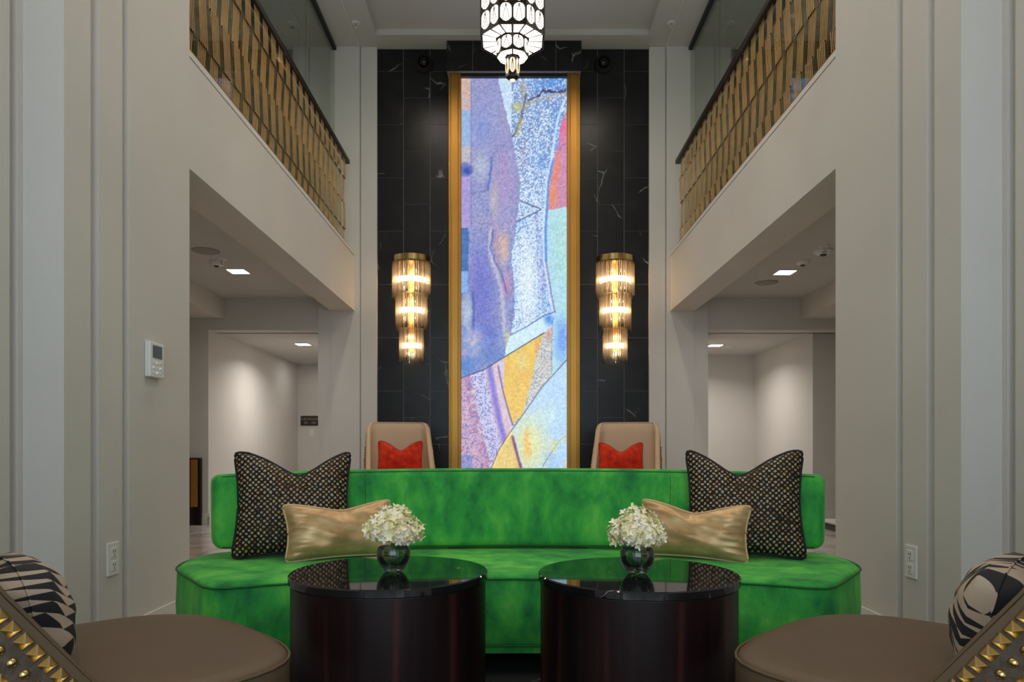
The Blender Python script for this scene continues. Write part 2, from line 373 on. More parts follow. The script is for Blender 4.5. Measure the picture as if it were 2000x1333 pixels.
# balcony beams, upper floor slabs, halls
def side(sg, tagn, cx, fy, wx, wy):
    b = MB()
    b.box(sg*XW, sg*2.505, 4.815, YP-.012, 2.95, 3.695)
    struct(b.build('trim_beam_'+tagn, M_wall))
    struct(MB().box(sg*(XW+.02), sg*2.505, 4.815, YP-.012, 3.695, 3.71).build('trim_gap_'+tagn, M_black))
    struct(MB().box(sg*(XW+.002), sg*2.505, 4.815, YP-.012, 3.71, 3.752).build('trim_ledge_'+tagn, M_trim))
    struct(MB().box(sg*2.505, sg*6, 3.9, 10.2, ZH, 3.70).build('ceiling_hall_'+tagn, M_ceil))
    # bulkhead and facing wall
    struct(MB().box(sg*2.684, sg*6, 9.95 if sg < 0 else 9.95, 10.25, ZB, ZH).build('wall_bulkhead_'+tagn, M_wall))
    struct(MB().box(sg*wx, sg*6, wy, wy+.3, 0, ZB).build('wall_facing_'+tagn, M_wall))
    struct(MB().box(sg*3.99, sg*6, 4.815, 9.95, 2.86, ZH).build('ceiling_soffit_'+tagn, M_wall))
    struct(MB().box(sg*2.2, sg*6, 10.2, 14.6, ZB, ZB+.2).build('ceiling_corridor_'+tagn, M_ceil))
    struct(MB().box(sg*wx, sg*(wx+.2), wy+.3, fy, 0, ZB).build('wall_corridor_'+tagn, M_wall))
    struct(MB().box(sg*2.2, sg*(wx+.2), fy, fy+.2, 0, ZB).build('wall_end_'+tagn, M_wall))
    struct(MB().box(sg*2.5, sg*2.684, 10.12, fy, 0, ZB).build('wall_inner_'+tagn, M_wall))
    struct(MB().box(sg*6, sg*6.2, 3.9, 14.6, 0, 6.75).build('wall_outer_'+tagn, M_wall))
    struct(MB().box(sg*2.62, sg*6, 3.9, 4.1, 0, 6.58).build('wall_near_hall_'+tagn, M_wall))
    # upper level end wall
    struct(MB().box(sg*2.684, sg*2.99, 9.89, 10.2, 3.70, ZC).box(sg*2.99, sg*6, 10.0, 10.2, 3.70, ZC).build('wall_upper_'+tagn, M_wall))
    # baseboards in the hall
    bb = MB().box(sg*wx, sg*6, wy-.018, wy, 0, .16).box(sg*wx, sg*6, wy-.026, wy, 0, .10)
    bb.box(sg*(wx-.018), sg*wx, wy, fy, 0, .16).box(sg*2.684, sg*wx, fy-.018, fy, 0, .16)
    struct(bb.build('baseboard_hall_'+tagn, M_trim))
side(-1, 'left', 0, 14.09, 4.222, 9.95)
side(1, 'right', 0, 12.745, 4.30, 10.265)

# dark tiled rear wall: every tile its own piece
wb = struct(MB().box(-1.877, 1.912, 9.922, 10.1, 0, ZC).build('wall_back', M_grout))
tw = .3685; th = .7375
def tile(x0, x1, z0, z1, y0=YB, y1=9.925, parent=wb):
    g = .0028
    return MB().box(x0+g, x1-g, y0, y1, z0+g, z1-g).build('tile', M_tile, parent)
for sg, xe, xg in ((-1, -1.877, -.80), (1, 1.912, .84)):
    xs = [xe, xe-sg*tw, xe-2*sg*tw, xg]
    for c in range(3):
        a, b = sorted((xs[c], xs[c+1]))
        zt = 6.277 if c != 1 else 5.910
        zs = [ZC, zt]
        if c == 1: zs = [ZC, zt+.0]
        while zs[-1] > .02: zs.append(max(0, zs[-1]-th))
        for k in range(len(zs)-1):
            if zs[k]-zs[k+1] > .01: tile(a, b, zs[k+1], zs[k])
# protruding tiled header
hd = struct(MB().box(-.890, .930, 9.712, 9.912, 6.18, ZC).build('trim_header', M_grout))
HX = [-.894, -.541, .585, .936]
for k in range(3):
    if k == 1: tile(HX[1], HX[2], 6.173, ZC, 9.702, 9.72, hd)
    else:
        tile(HX[k], HX[k+1], 6.173, 6.29, 9.702, 9.72, hd); tile(HX[k], HX[k+1], 6.29, ZC, 9.702, 9.72, hd)
struct(MB().box(-.72, .76, 9.78, 9.912, 6.137, 6.18).build('trim_4', M_black))
# fluted gold pilasters beside the lit picture
for sg, a, b in ((-1, -.872, -.704), (1, .746, .919)):
    t = empty('gold_frame_pilaster', ((a+b)/2, 9.91, 0)); wd = (b-a)/2
    tag(t, 'tall brushed gold fluted pilaster on the %s side of the lit artwork' % ('left' if sg < 0 else 'right'), 'pilaster')
    MB().box(-wd, wd, -.13, 0, 0, 6.172).build('core', M_brass, t)
    for u, h in ((-.84, .012), (0, .010), (.84, .012)):
        w2 = .045 if u == 0 else h
        MB().box(wd*u-w2, wd*u+w2, -.145, -.128, 0, 6.172).build('moulding', M_brass, t, bevel=.006)

# ------------------------------------------------------------ lit artwork
def artwork():
    x0, x1, y0, y1 = -.702, .744, .25, 6.137
    X0, X1, Y0, Y1 = 900., 1109., 154., 968.
    nx, ny = 170, 640
    px, py = np.meshgrid(np.linspace(X0, X1, nx), np.linspace(Y0, Y1, ny))
    rs = np.random.RandomState(3)
    def smooth(sc, sx=1):
        gx = int((X1-X0)/sc/sx)+3; gy = int((Y1-Y0)/sc)+3
        g = rs.rand(gy, gx); fx = (px-X0)/sc/sx; fy = (py-Y0)/sc
        ix = fx.astype(int); iy = fy.astype(int); tx = fx-ix; ty = fy-iy
        tx = tx*tx*(3-2*tx); ty = ty*ty*(3-2*ty)
        return (g[iy,ix]*(1-tx)+g[iy,ix+1]*tx)*(1-ty)+(g[iy+1,ix]*(1-tx)+g[iy+1,ix+1]*tx)*ty
    n1 = smooth(40); n2 = smooth(18); n3 = smooth(7); n4 = smooth(3); sp = rs.rand(ny, nx)
    wob = (n3-.5)*5+(n4-.5)*3
    col = np.zeros((ny, nx, 3))
    def curve(pts):
        yy = [p[1] for p in pts]; xx = [p[0] for p in pts]
        return np.interp(py, yy, xx)
    def poly(pts):
        ins = np.zeros(px.shape, bool); X = px+wob*.3; Y = py
        for i in range(len(pts)):
            ax, ay = pts[i]; bx, by = pts[(i+1) % len(pts)]
            if ay == by: continue
            c = ((ay > Y) != (by > Y)) & (X < (bx-ax)*(Y-ay)/(by-ay)+ax)
            ins ^= c
        return ins
    def dist(pts, wb=0):
        d = np.full(px.shape, 1e9); X = px+wob*wb; Y = py+wob*wb
        for (ax, ay), (bx, by) in zip(pts[:-1], pts[1:]):
            L = (bx-ax)**2+(by-ay)**2
            t = np.clip(((X-ax)*(bx-ax)+(Y-ay)*(by-ay))/L, 0, 1)
            d = np.minimum(d, np.hypot(X-ax-t*(bx-ax), Y-ay-t*(by-ay)))
        return d
    def put(mask, c, a=1.):
        m = (mask*a)[..., None] if mask.dtype != bool else (mask.astype(float)*a)[..., None]
        col[:] = col*(1-m)+np.array(c, float)*m
    def soft(cx, cy, rx, ry):
        return np.clip(1.3-np.hypot((px-cx+wob)/rx, (py-cy+wob)/ry)*1.3, 0, 1)
    B1 = curve([(973,154),(978,175),(985,205),(992,230),(999,258),(1003,275),(1010,310),(1015,340),(1017,370),(1014,395),(1009,430),(1003,470),(999,500),(1002,520),(1006,545),(1006,590),(998,640),(985,690),(985,970)])
    B2 = curve([(1112,154),(1109,195),(1097,225),(1090,260),(1082,310),(1073,350),(1070,400),(1067,440),(1068,500),(1078,560),(1086,600),(1080,625),(1079,970)])
    put(np.ones(px.shape, bool), (186, 214, 246))
    # right speckled band
    sp2 = rs.rand(ny//2+1, nx//2+1).repeat(2, 0).repeat(2, 1)[:ny, :nx]
    put(np.ones(px.shape, bool), (196, 222, 248))
    put(n1 > .55, (150, 195, 250), .45)
    put(soft(1085, 165, 60, 22), (95, 165, 240), .8); put(soft(1088, 235, 18, 60), (90, 155, 235), .6); put(soft(1060, 300, 22, 34), (110, 160, 240), .4)
    put(soft(1030, 560, 34, 130), (222, 240, 250), .75); put(soft(1035, 470, 26, 60), (215, 236, 250), .5)
    put(soft(1022, 300, 16, 60), (190, 180, 205), .5)
    put(soft(1062, 520, 7, 90), (130, 120, 200), .5); put(soft(1052, 470, 5, 120), (150, 130, 195), .35)
    Wd = np.clip((430-py)/200, .0, 1)*.5+.28
    put((sp2 < Wd*.75) & (px > 1000), (92, 122, 188), .62); put((sp2 > .86), (240, 248, 255), .6); put((sp < .2) & (px > 1000), (110, 118, 170), .35)
    put(soft(1030, 545, 26, 110), (228, 243, 250), .7)
    put(soft(1015, 208, 22, 14), (195, 195, 120), .7); put(soft(1022, 175, 12, 26), (175, 165, 150), .6)
    put(np.clip(1.4-dist([(1028,184),(1026,200),(1020,222),(1012,246),(1003,262),(994,282)], .5)/2.2, 0, 1), (92, 84, 110), .75)
    put(np.clip(1.4-dist([(1018,232),(1011,258)], .5)/5, 0, 1), (200, 190, 120), .5)
    put(np.clip(1.4-dist([(1033,196),(1042,191),(1055,186),(1064,178),(1080,179),(1095,180),(1108,176)], .8)/2.4, 0, 1), (60, 48, 78), .8)
    put(np.clip(1.4-dist([(1033,202),(1055,194),(1090,186),(1108,184)], .8)/5, 0, 1), (185, 165, 130), .35)
    # left field
    L = px+wob*.5 < B1
    put(L, (140, 150, 202))
    put((L*1.)*np.clip((n1-.4)*3, 0, 1), (166, 154, 196), .6); put((L*1.)*np.clip((n2-.5)*3, 0, 1), (120, 138, 200), .5); put(L & (sp2 > .86), (196, 196, 212), .35); put(L & (sp2 < .12), (96, 104, 166), .4)
    put((L*1.)*np.clip((210-np.abs(py-230))/210, 0, 1)*.6, (158, 160, 205)); put((L*1.)*soft(985, 350, 34, 100), (168, 148, 196), .8)
    put((L*1.)*soft(990, 215, 18, 60), (170, 158, 190), .5)
    put((L*1.)*soft(940, 250, 26, 50), (125, 150, 215), .6)
    put((L*1.)*soft(938, 320, 22, 36), (172, 192, 208), .75)
    put((L*1.)*soft(940, 560, 36, 130), (104, 110, 200), .8); put((L*1.)*soft(958, 640, 26, 40), (90, 100, 190), .6)
    put((L*1.)*soft(984, 475, 14, 48), (214, 178, 162), .95); put((L*1.)*soft(970, 470, 5, 50), (225, 150, 140), .6)
    put((L*1.)*soft(965, 385, 12, 60), (198, 186, 180), .6)
    put((L*1.)*soft(990, 545, 14, 40), (185, 140, 180), .8)
    put(np.clip(1.4-dist([(957,440),(956,480),(962,505),(972,530),(980,560),(984,610),(985,640)], .8)/4, 0, 1)*L, (215, 205, 215), .6)
    put(np.clip(1.4-dist([(962,440),(958,475),(966,502),(980,524),(990,560)], .8)/1.6, 0, 1)*L, (90, 90, 150), .7)
    put(np.clip(1.4-dist([(960,305),(957,340),(953,366)], .5)/2.5, 0, 1), (80, 105, 190), .8)
    st = px+wob*.4
    e = st < 919+(py-154)*-.004
    put(e & (py < 215), (198, 178, 180)); put(e & (py < 215) & (n2 > .5), (215, 180, 160), .6)
    put(e & (py >= 215) & (py < 283), (148, 178, 222)); put(e & (py >= 283) & (py < 312), (185, 180, 190)); put(soft(910, 328, 15, 16), (38, 70, 175), 1)
    put(e & (py >= 340) & (py < 438), (165, 150, 212)); put((st < 914) & (py >= 438) & (py < 520), (70, 112, 178))
    put((st < 912) & (py >= 520) & (py < 560), (130, 175, 230)); put(soft(912, 600, 13, 48), (172, 190, 212), 1)
    put(np.clip(1.4-dist([(923,560),(925,600),(924,625)], .3)/3, 0, 1), (62, 90, 165), .7)
    put(soft(925, 655, 24, 30), (190, 185, 205), .8); put(L & (py > 625) & (n3 > .55), (110, 145, 210), .5)
    put((L*1.)*soft(960, 680, 40, 26), (84, 110, 185), .7); put((L*1.)*soft(908, 700, 30, 24), (70, 120, 195), .8)
    put(np.clip(1.4-dist([(919,160),(919,430)], .1)/1, 0, 1), (105, 110, 170), .5)
    put(np.clip(1.4-dist([(919,374),(934,369),(950,367)], .3)/1, 0, 1), (90, 105, 160), .6)
    put(soft(992, 652, 8, 30), (215, 210, 140), .8)
    # red-orange leaf
    C1 = poly([(1112,210),(1099,235),(1091,280),(1083,310),(1076,345),(1072,404),(1112,397)])
    put(C1, (200, 140, 176)); put((C1*1.)*soft(1080, 370, 16, 60), (226, 140, 108), .95); put((C1*1.)*soft(1100, 250, 16, 36), (220, 105, 150), .9)
    put((C1*1.)*soft(1090, 320, 10, 40), (230, 135, 115), .9); put(C1 & (py < 290) & (px < 1096), (170, 130, 215), .5)
    put(np.clip(1.4-dist([(1112,278),(1100,280),(1096,290)], .3)/1.2, 0, 1), (130, 85, 140), .6)
    D1 = poly([(1071,405),(1112,397),(1112,970),(1079,970),(1082,625),(1087,598),(1079,560),(1069,500)])
    put(D1, (176, 220, 232)); put((D1*1.)*soft(1096, 470, 12, 80), (178, 222, 205), .6); put((D1*1.)*soft(1100, 650, 22, 60), (112, 158, 240), .9)
    bl = [(1109,195),(1097,225),(1090,260),(1082,310),(1073,350),(1070,400),(1067,440),(1068,500),(1078,560),(1086,600)]
    put(np.clip(1.4-dist([(p[0]-4, p[1]) for p in bl])/2.4, 0, 1), (205, 228, 252), .9)
    put(np.clip(1.4-dist(bl[3:8])/2.6, 0, 1), (92, 138, 222), .9); put(np.clip(1.4-dist(bl[7:])/1.6, 0, 1), (130, 120, 190), .8)
    put(np.clip(1.3-dist([(1016,386),(1058,402)])/1.4, 0, 1), (60, 75, 125), .9); put(np.clip(1.3-dist([(1058,403),(1010,426)])/1.4, 0, 1), (75, 90, 135), .9)
    # middle wedges
    E1 = poly([(998,641),(1086,597),(1082,625),(1062,638),(985,683),(990,660)])
    put(E1, (205, 232, 244)); put((E1*1.)*soft(1075, 612, 14, 16), (80, 140, 225), .9)
    F1 = poly([(974,690),(1064,638),(1050,678),(1036,740),(1022,790),(1003,812),(985,760)])
    put(F1, (232, 192, 96)); put(F1 & (n3 > .55), (236, 205, 80), .6); put((F1*1.)*soft(1020, 690, 16, 22), (226, 214, 150), .7); put((F1*1.)*soft(1052, 665, 8, 30), (222, 160, 110), .8)
    put(F1 & (n4*n2 > .42), (222, 170, 70), .5)
    G1 = poly([(1064,638),(1081,622),(1080,716),(1022,792),(1036,740),(1050,678)])
    put(G1, (206, 212, 208)); put(G1 & (sp2 > .6), (150, 146, 156), .6); put((G1*1.)*soft(1074, 640, 8, 18), (215, 140, 130), .7); put((G1*1.)*soft(1068, 700, 12, 24), (205, 190, 190), .5)
    H1 = poly([(898,722),(912,718),(945,707),(985,683),(984,760),(1003,815),(975,860),(950,916),(936,970),(898,970)])
    q = px-(py-712)*.20-(np.clip(py-800, 0, 200))*.06
    put(H1, (205, 190, 215)); put(H1 & (q < 912), (198, 160, 190)); put(H1 & (q < 918) & (q > 900) & (n3 > .45), (175, 115, 155), .7)
    put(H1 & (q > 921) & (q < 945), (192, 198, 238)); put(H1 & (sp2 > .66) & (q < 950), (112, 104, 176), .7); put(H1 & (sp < .2), (235, 215, 215), .6)
    put((H1*1.)*np.clip(1.3-np.abs(q-957)/7, 0, 1), (128, 112, 206), .95); put(H1 & (q > 965) & (q < 975), (215, 190, 200), .9)
    put(H1 & (py > 868) & (px < 930-(968-py)*.1), (110, 135, 205), .6)
    put(np.clip(1.3-dist([(973,700),(982,745),(993,785),(1002,812)])/1.8, 0, 1), (110, 80, 140), .85)
    I1 = poly([(1112,688),(1060,740),(1020,795),(1001,820),(975,860),(951,914),(936,970),(1112,970)])
    put(I1, (184, 216, 246)); put((I1*1.)*soft(1035, 850, 50, 80), (226, 228, 165), .95); put((I1*1.)*soft(1030, 850, 10, 44), (238, 185, 95), .8)
    put((I1*1.)*soft(1070, 790, 30, 40), (205, 230, 225), .6); put((I1*1.)*soft(1080, 850, 14, 20), (220, 225, 180), .6)
    J1 = poly([(1000,820),(975,860),(951,914),(936,970),(1060,970),(1045,915),(1020,905),(1003,850)])
    put(J1, (230, 200, 128)); put(J1 & (n3 > .6), (236, 212, 130), .5); put((J1*1.)*soft(1000, 925, 40, 22), (228, 180, 140), .6)
    put(np.clip(1.3-dist([(999,826),(972,868),(955,910)])/4, 0, 1)*I1, (246, 224, 130), .8)
    put(np.clip(1.3-dist([(1001,834),(1008,858),(1020,900)], .3)/3.2, 0, 1), (122, 62, 112), .9)
    put((I1*1.)*soft(1098, 905, 26, 34), (180, 214, 244), .9); put(soft(1107, 890, 5, 10), (235, 200, 140), .9); put(I1 & (px > 1066) & (py > 865) & (px < 1085) & (sp > .7), (120, 160, 220), .6)
    put(np.clip(1.3-dist([(1107,833),(1094,842),(1080,862)], .2)/2.2, 0, 1), (205, 200, 90), .8); put(np.clip(1.3-dist([(1080,862),(1064,885),(1055,915)], .2)/1.2, 0, 1), (120, 130, 160), .7)
    for ln, wd_, c in (([(898,724),(912,718),(945,707),(985,683),(1064,637)], 1.4, (55,70,105)), ([(1109,688),(1060,740),(1020,795),(1001,820)], 1.2, (95,95,110)),
                     ([(1001,820),(975,858),(951,914)], 1.1, (110,95,90)), ([(998,641),(1030,625),(1062,605),(1086,597)], 1.2, (70,95,150)), ([(1080,625),(1079,716)], .8, (130,130,170))):
        put(np.clip(1.3-dist(ln)/wd_, 0, 1), c, .85)
    col += ((sp-.5)*26+(n4-.5)*26)[..., None]
    col = np.clip(col, 0, 255)/255
    li = np.where(col <= .04045, col/12.92, ((col+.055)/1.055)**2.4)
    wx = x0+(px-X0)/(X1-X0)*(x1-x0)-.023; wz = y1-(py-Y0)/(Y1-Y0)*(y1-y0)
    co = np.stack([wx, np.full(px.shape, -.012), wz], -1).reshape(-1, 3)
    idx = np.arange(nx*ny).reshape(ny, nx)
    q = np.stack([idx[1:, :-1], idx[1:, 1:], idx[:-1, 1:], idx[:-1, :-1]], -1).reshape(-1, 4)
    me = bpy.data.meshes.new('picture'); me.from_pydata(co.tolist(), [], q.tolist())
    at = me.color_attributes.new('print', 'FLOAT_COLOR', 'POINT')
    at.data.foreach_set('color', np.concatenate([li.reshape(-1, 3), np.ones((nx*ny, 1))], 1).ravel().astype(np.float32))
    m, nd, lk, p = new('backlit_print')
    vc = N(nd, 'ShaderNodeVertexColor'); vc.layer_name = 'print'
    p.inputs['Base Color'].default_value = (.02, .02, .02, 1); p.inputs['Roughness'].default_value = .3
    lk.new(vc.outputs['Color'], p.inputs['Emission Color']); p.inputs['Emission Strength'].default_value = 1.0
    me.materials.append(m)
    t = empty('lit_artwork', (.023, 9.85, 0)); tag(t, 'tall backlit abstract picture in blue, purple and yellow between gold pilasters', 'artwork')
    o = bpy.data.objects.new('picture', me); C.objects.link(o); o.parent = t
    MB().box(x0-.023, x1-.023, -.01, .06, y0, y1).build('light_box', M_black, t)
artwork()

# ------------------------------------------------------------ wall sconces
def sconce():
    t = empty('wall_sconce', (0, 0, 0))
    # lathe half rounds bulge towards -y ; origin at the wall, under the middle
    MB().box(-.04, .04, -.02, 0, .20, 1.46).build('back_plate', M_brass, t, bevel=.004)
    MB().lathe([(.20,1.50),(.262,1.50),(.262,1.42),(.20,1.42)], 28, a0=PI, a1=2*PI).lathe([(.001,1.499),(.20,1.499)], 28, a0=PI, a1=2*PI).build('brass_cap', M_brassb, t, True, angle=.6)
    for k, (R, zt, zb, zl) in enumerate(((.262, 1.43, .93, 1.17), (.217, .99, .47, .755), (.166, .52, 0.03, .275))):
        h = MB(); n = int(R*125)
        for i in range(n+1):
            a = PI+PI*i/n; zz = zb+random.uniform(0, .10); r = .0078
            x = R*math.cos(a); y = R*math.sin(a)
            h.lathe([(.001, zz-.012),(r, zz),(r, zt-.01),(.001, zt)], 6, (x, y, 0))
            if i % 3 == 0:
                a2 = a+PI/n/2; x = (R-.03)*math.cos(a2); y = (R-.03)*math.sin(a2); zz = zb+random.uniform(-.02, .06)
                h.lathe([(.001, zz-.012),(r*1.2, zz),(r*1.2, zt-.01),(.001, zt)], 6, (x, y, 0))
        h.build('crystal_rods', M_cryst, t, True, kind='stuff')
        MB().lathe([(R-.055, zl-.035),(R-.048, zl-.035),(R-.048, zl+.035),(R-.055, zl+.035)], 24, a0=PI, a1=2*PI).build('light_band', M_lamp, t, True, angle=.6)
        MB().lathe([(.02, zt-.03),(R-.02, zt-.03),(R-.02, zt-.015),(.02, zt-.015)], 24, a0=PI, a1=2*PI).build('tier_ring', M_brassb, t, True, angle=.6)
    return t
sc = sconce(); sc.location = (-1.395, YB, 2.195)
tag(sc, 'three tier crystal rod wall sconce left of the lit artwork', 'sconce', None)
sc2 = copy_tree(sc); sc2.location = (1.418, YB, 2.195)
tag(sc2, 'three tier crystal rod wall sconce right of the lit artwork', 'sconce', None)
for x in (-1.395, 1.418):
    for z in (2.35, 2.58, 2.83, 3.08, 3.24, 3.50):
        point('sconce_glow', (x, YB-.12, z), 1.7, (1, .80, .52), .03)

# round black wall fittings near the ceiling
def eye(x, z, side):
    t = empty('round_speaker', (x, YB, z)); tag(t, 'round black wall speaker high on the dark tiles %s of the chandelier' % side, 'speaker')
    def rot(b): b.v = [(p[0], -p[2], p[1]) for p in b.v]; return b
    rot(MB().lathe([(.001,0),(.125,0),(.125,.04),(.10,.085),(.085,.085),(.075,.05),(.001,.05)], 32)).build('housing', M_black, t, True, angle=.5)
    rot(MB().lathe([(.001,.12),(.03,.115),(.055,.095),(.07,.06),(.07,.045)][::-1], 24)).build('lens', M_gloss, t, True)
    rot(MB().lathe([(.088,.084),(.100,.084),(.100,.092),(.088,.092)], 32, caps=False)).build('ring', M_bronze, t, True, angle=.5)
eye(-1.218, 6.37, 'left'); eye(1.253, 6.36, 'right')

# ------------------------------------------------------------ chandelier
def chandelier():
    cx, cy = .0, 6.30
    t = empty('chandelier', (cx, cy, 0)); tag(t, 'large tiered octagonal chandelier of glowing ribbed panes hung before the lit artwork', 'chandelier')
    def ring(R, n, ph): return [(R*math.cos(2*PI*k/n+ph), R*math.sin(2*PI*k/n+ph)) for k in range(n)]
    def tier(R, n, ph, z0, z1, cols, rows, mp, ph_h):
        pts = ring(R, n, ph)
        MB().prism(pts, z0, z1).build('frame', M_bronze, t)
        for k in range(n):
            a = Vector((*pts[k], 0)); b = Vector((*pts[(k+1) % n], 0)); e = b-a; L = e.length; e.normalize(); nr = Vector((e.y, -e.x, 0))
            cw = L/cols
            for c in range(cols):
                for r in range(rows):
                    hh = ph_h; zc = z0+.012+hh*(r+.5)
                    if zc+hh/2 > z1+.02: continue
                    ctr = a+e*cw*(c+.5)+Vector((0, 0, zc)); w2 = cw*.43; h2 = hh*.46
                    # pane with arched top and angled foot, faceted like a shell
                    out = []
                    for j in range(7): an = PI*j/6; out.append((w2*math.cos(an), h2*.45+h2*.55*math.sin(an)))
                    out += [(-w2, -h2*.55), (-w2*.6, -h2*.85), (0, -h2), (w2*.6, -h2*.85), (w2, -h2*.55)]
                    p = MB(); base = [ctr+e*x+Vector((0,0,z))+nr*.001 for x, z in out]
                    top = [ctr+e*x*.92+Vector((0,0,z*.92))+nr*.007 for x, z in out]; m = len(out)
                    p.add(base+top, [(i, (i+1)%m, m+(i+1)%m, m+i) for i in range(m)]+[tuple(range(m, 2*m))])
                    o = p.build('glass_pane', mp, t)
                    q = MB()   # lead lines fanning from the arch
                    ap = ctr+Vector((0,0,h2*.92))+nr*.008
                    for fx in (-.62, 0, .62):
                        en = ctr+e*(w2*fx)+Vector((0,0,-h2*.88))+nr*.008; d = (en-ap); mid = (en+ap)/2
                        side_ = d.normalized().cross(nr)
                        q.obox(mid, d/2, side_*.0021, nr*.001)
                    q.build('lead_line', M_bronze, o)
        return pts
    def under(Ro, Ri, n, ph, z, div):
        # sloped underside panels between two tiers
        po = ring(Ro*.985, n, ph); pi_ = ring(Ri, n, ph)
        for k in range(n):
            a, b = Vector((*po[k], z)), Vector((*po[(k+1)%n], z)); c, d = Vector((*pi_[(k+1)%n], z)), Vector((*pi_[k], z))
            for j in range(div):
                f0, f1 = j/div+.03, (j+1)/div-.03
                q = [a.lerp(b, f0), a.lerp(b, f1), d.lerp(c, f1), d.lerp(c, f0)]
                ct = sum(q, Vector())/4; q = [ct+(v-ct)*.90 for v in q]
                lo = [v-Vector((0,0,.004)) for v in q]
                MB().add(q+lo, [(0,1,2,3),(7,6,5,4),(0,4,5,1),(1,5,6,2),(2,6,7,3),(3,7,4,0)]).build('base_pane', M_pane, t)
    R1 = .292; ph8 = PI/8
    tier(R1, 8, ph8, 4.645, 5.90, 2, 7, M_pane, .172)
    under(R1, .15, 8, ph8, 4.645, 2)
    tier(.142, 8, 0, 4.505, 4.645, 1, 1, M_pane, .124)
    under(.142, .065, 8, 0, 4.505, 1)
    tier(.060, 6, 0, 4.33, 4.505, 1, 1, M_panew, .145)
    MB().lathe([(.001,4.300),(.030,4.304),(.052,4.318),(.060,4.332)], 6, ph=0).build('finial', M_bronze, t)
    MB().lathe([(.001,4.296),(.022,4.297),(.026,4.304)], 12).build('finial_glass', M_panew, t)
    MB().lathe([(.292,4.636),(.300,4.636),(.300,4.66),(.292,4.66)], 8, ph=ph8, caps=False).build('rim', M_bronze, t)
    MB().tube([(0,0,5.9),(0,0,6.66)], .02, 10).build('stem', M_bronze, t)
    MB().lathe([(.001,6.60),(.14,6.61),(.15,6.66),(.001,6.66)], 20).build('ceiling_rose', M_bronze, t, True, angle=.5)
    for k in range(8):
        a = 2*PI*k/8+ph8
        MB().obox((R1*math.cos(a)*1.01, R1*math.sin(a)*1.01, 5.27), (.006*math.cos(a), .006*math.sin(a), 0), (-.006*math.sin(a), .006*math.cos(a), 0), (0,0,.63)).build('corner_bar', M_bronze, t)
chandelier()
# ------------------------------------------------------------ balcony railings and upper glass
def railing(sg, nm):
    t = empty('balcony_railing', (sg*2.20, 0, 3.752)); tag(t, 'gold zigzag slat railing of the %s balcony under a dark handrail' % nm, 'railing')
    y0, y1 = 4.70, 9.42
    MB().box(-.035, .035, y0, 9.54, 1.09, 1.145).build('handrail', M_bronze, t, bevel=.006)
    MB().box(-.006+sg*.055, .006+sg*.055, y0, y1, .0, 1.09).build('guard_glass', M_glassb, t)
    MB().box(-.02, .02, y0, y1, 0, .02).build('base_rail', M_brass, t)
    nodes = [(.02, 0), (.185, .019), (.515, -.019), (.85, .019), (1.09, 0)]
    rods = MB()
    for z, _ in nodes[1:4]: rods.tube([(sg*.012, y0, z), (sg*.012, y1, z)], .002, 5)
    rods.build('tie_rods', M_bronze, t)
    b = MB()
    for i in range(5):
        yy = -.054+.027*i
        for j in range(4):
            (za, oa), (zb, ob) = nodes[j], nodes[j+1]; xo = .008 if j % 2 else -.008
            a = Vector((xo, yy+oa, za)); c = Vector((xo, yy+ob, zb)); d = (c-a)
            b.obox((a+c)/2, d/2*1.03, (0, .0038, 0), (.0018, 0, 0))
    me = b.mesh('slat_bundle', M_gold)
    bl = MB()
    for z, o in nodes[1:4]:
        for i in range(5): bl.obox((0, -.054+.027*i+o, z), (0, .006, 0), (.004, 0, 0), (0, 0, .005))
    bm_ = bl.mesh('bolts', M_bronze)
    y = y1-.09
    while y > y0+.05:
        s = share('slat_bundle', me, t, (0, y, 0)); share('bolts', bm_, s)['kind'] = 'stuff'
        y -= .2125
railing(-1, 'left'); railing(1, 'right')
for sg, nm in ((-1, 'left'), (1, 'right')):
    t = empty('glass_partition', (sg*2.45, 0, 3.70)); tag(t, 'full height glass partition behind the %s balcony with black top channel' % nm, 'glass wall')
    for a, b in ((4.2, 6.34), (6.346, 8.48), (8.486, 9.88)):
        MB().box(-.006, .006, a, b, .0, 2.86).build('pane', M_glass, t)
    MB().box(-.03, .03, 4.2, 9.88, 2.835, 2.883).build('top_channel', M_black, t)
    area('upper_hall_light', (sg*4.0, 8.0, 6.5), (0, 0, 0), .3, .3, 62, NEUT)
    area('upper_hall_light', (sg*4.0, 5.6, 6.5), (0, 0, 0), .3, .3, 50, NEUT)

# ------------------------------------------------------------ hall ceiling fittings
def downlight(x, y, z, label, power):
    t = empty('square_downlight', (x, y, z)); tag(t, label, 'ceiling light')
    MB().box(-.125, -.10, -.125, .125, -.006, 0).box(.10, .125, -.125, .125, -.006, 0).box(-.10, .10, -.125, -.10, -.006, 0).box(-.10, .10, .10, .125, -.006, 0).build('bezel', M_trim, t)
    MB().box(-.10, .10, -.10, .10, -.004, 0).build('lens', M_lens, t)
    area('downlight_beam', (x, y, z-.012), (0, 0, 0), .18, .18, power, NEUT, 2.6)
downlight(-3.221, 8.413, ZH, 'square ceiling downlight in the left hall, nearer the balcony', 9)
downlight(-3.314, 11.343, ZB, 'square ceiling downlight in the lower corridor on the left', 25)
downlight(3.216, 8.462, ZH, 'square ceiling downlight in the right hall beside the detectors', 9)
downlight(3.241, 11.458, ZB, 'square ceiling downlight in the lower corridor on the right', 22)
area('hall_far_light', (-3.6, 13.2, ZB-.02), (0,0,0), .2, .2, 4, NEUT)
for sg in (-1, 1):
    area('hall_near_light', (sg*3.2, 5.6, ZH-.02), (0,0,0), .2, .2, 7, NEUT, 2.6)
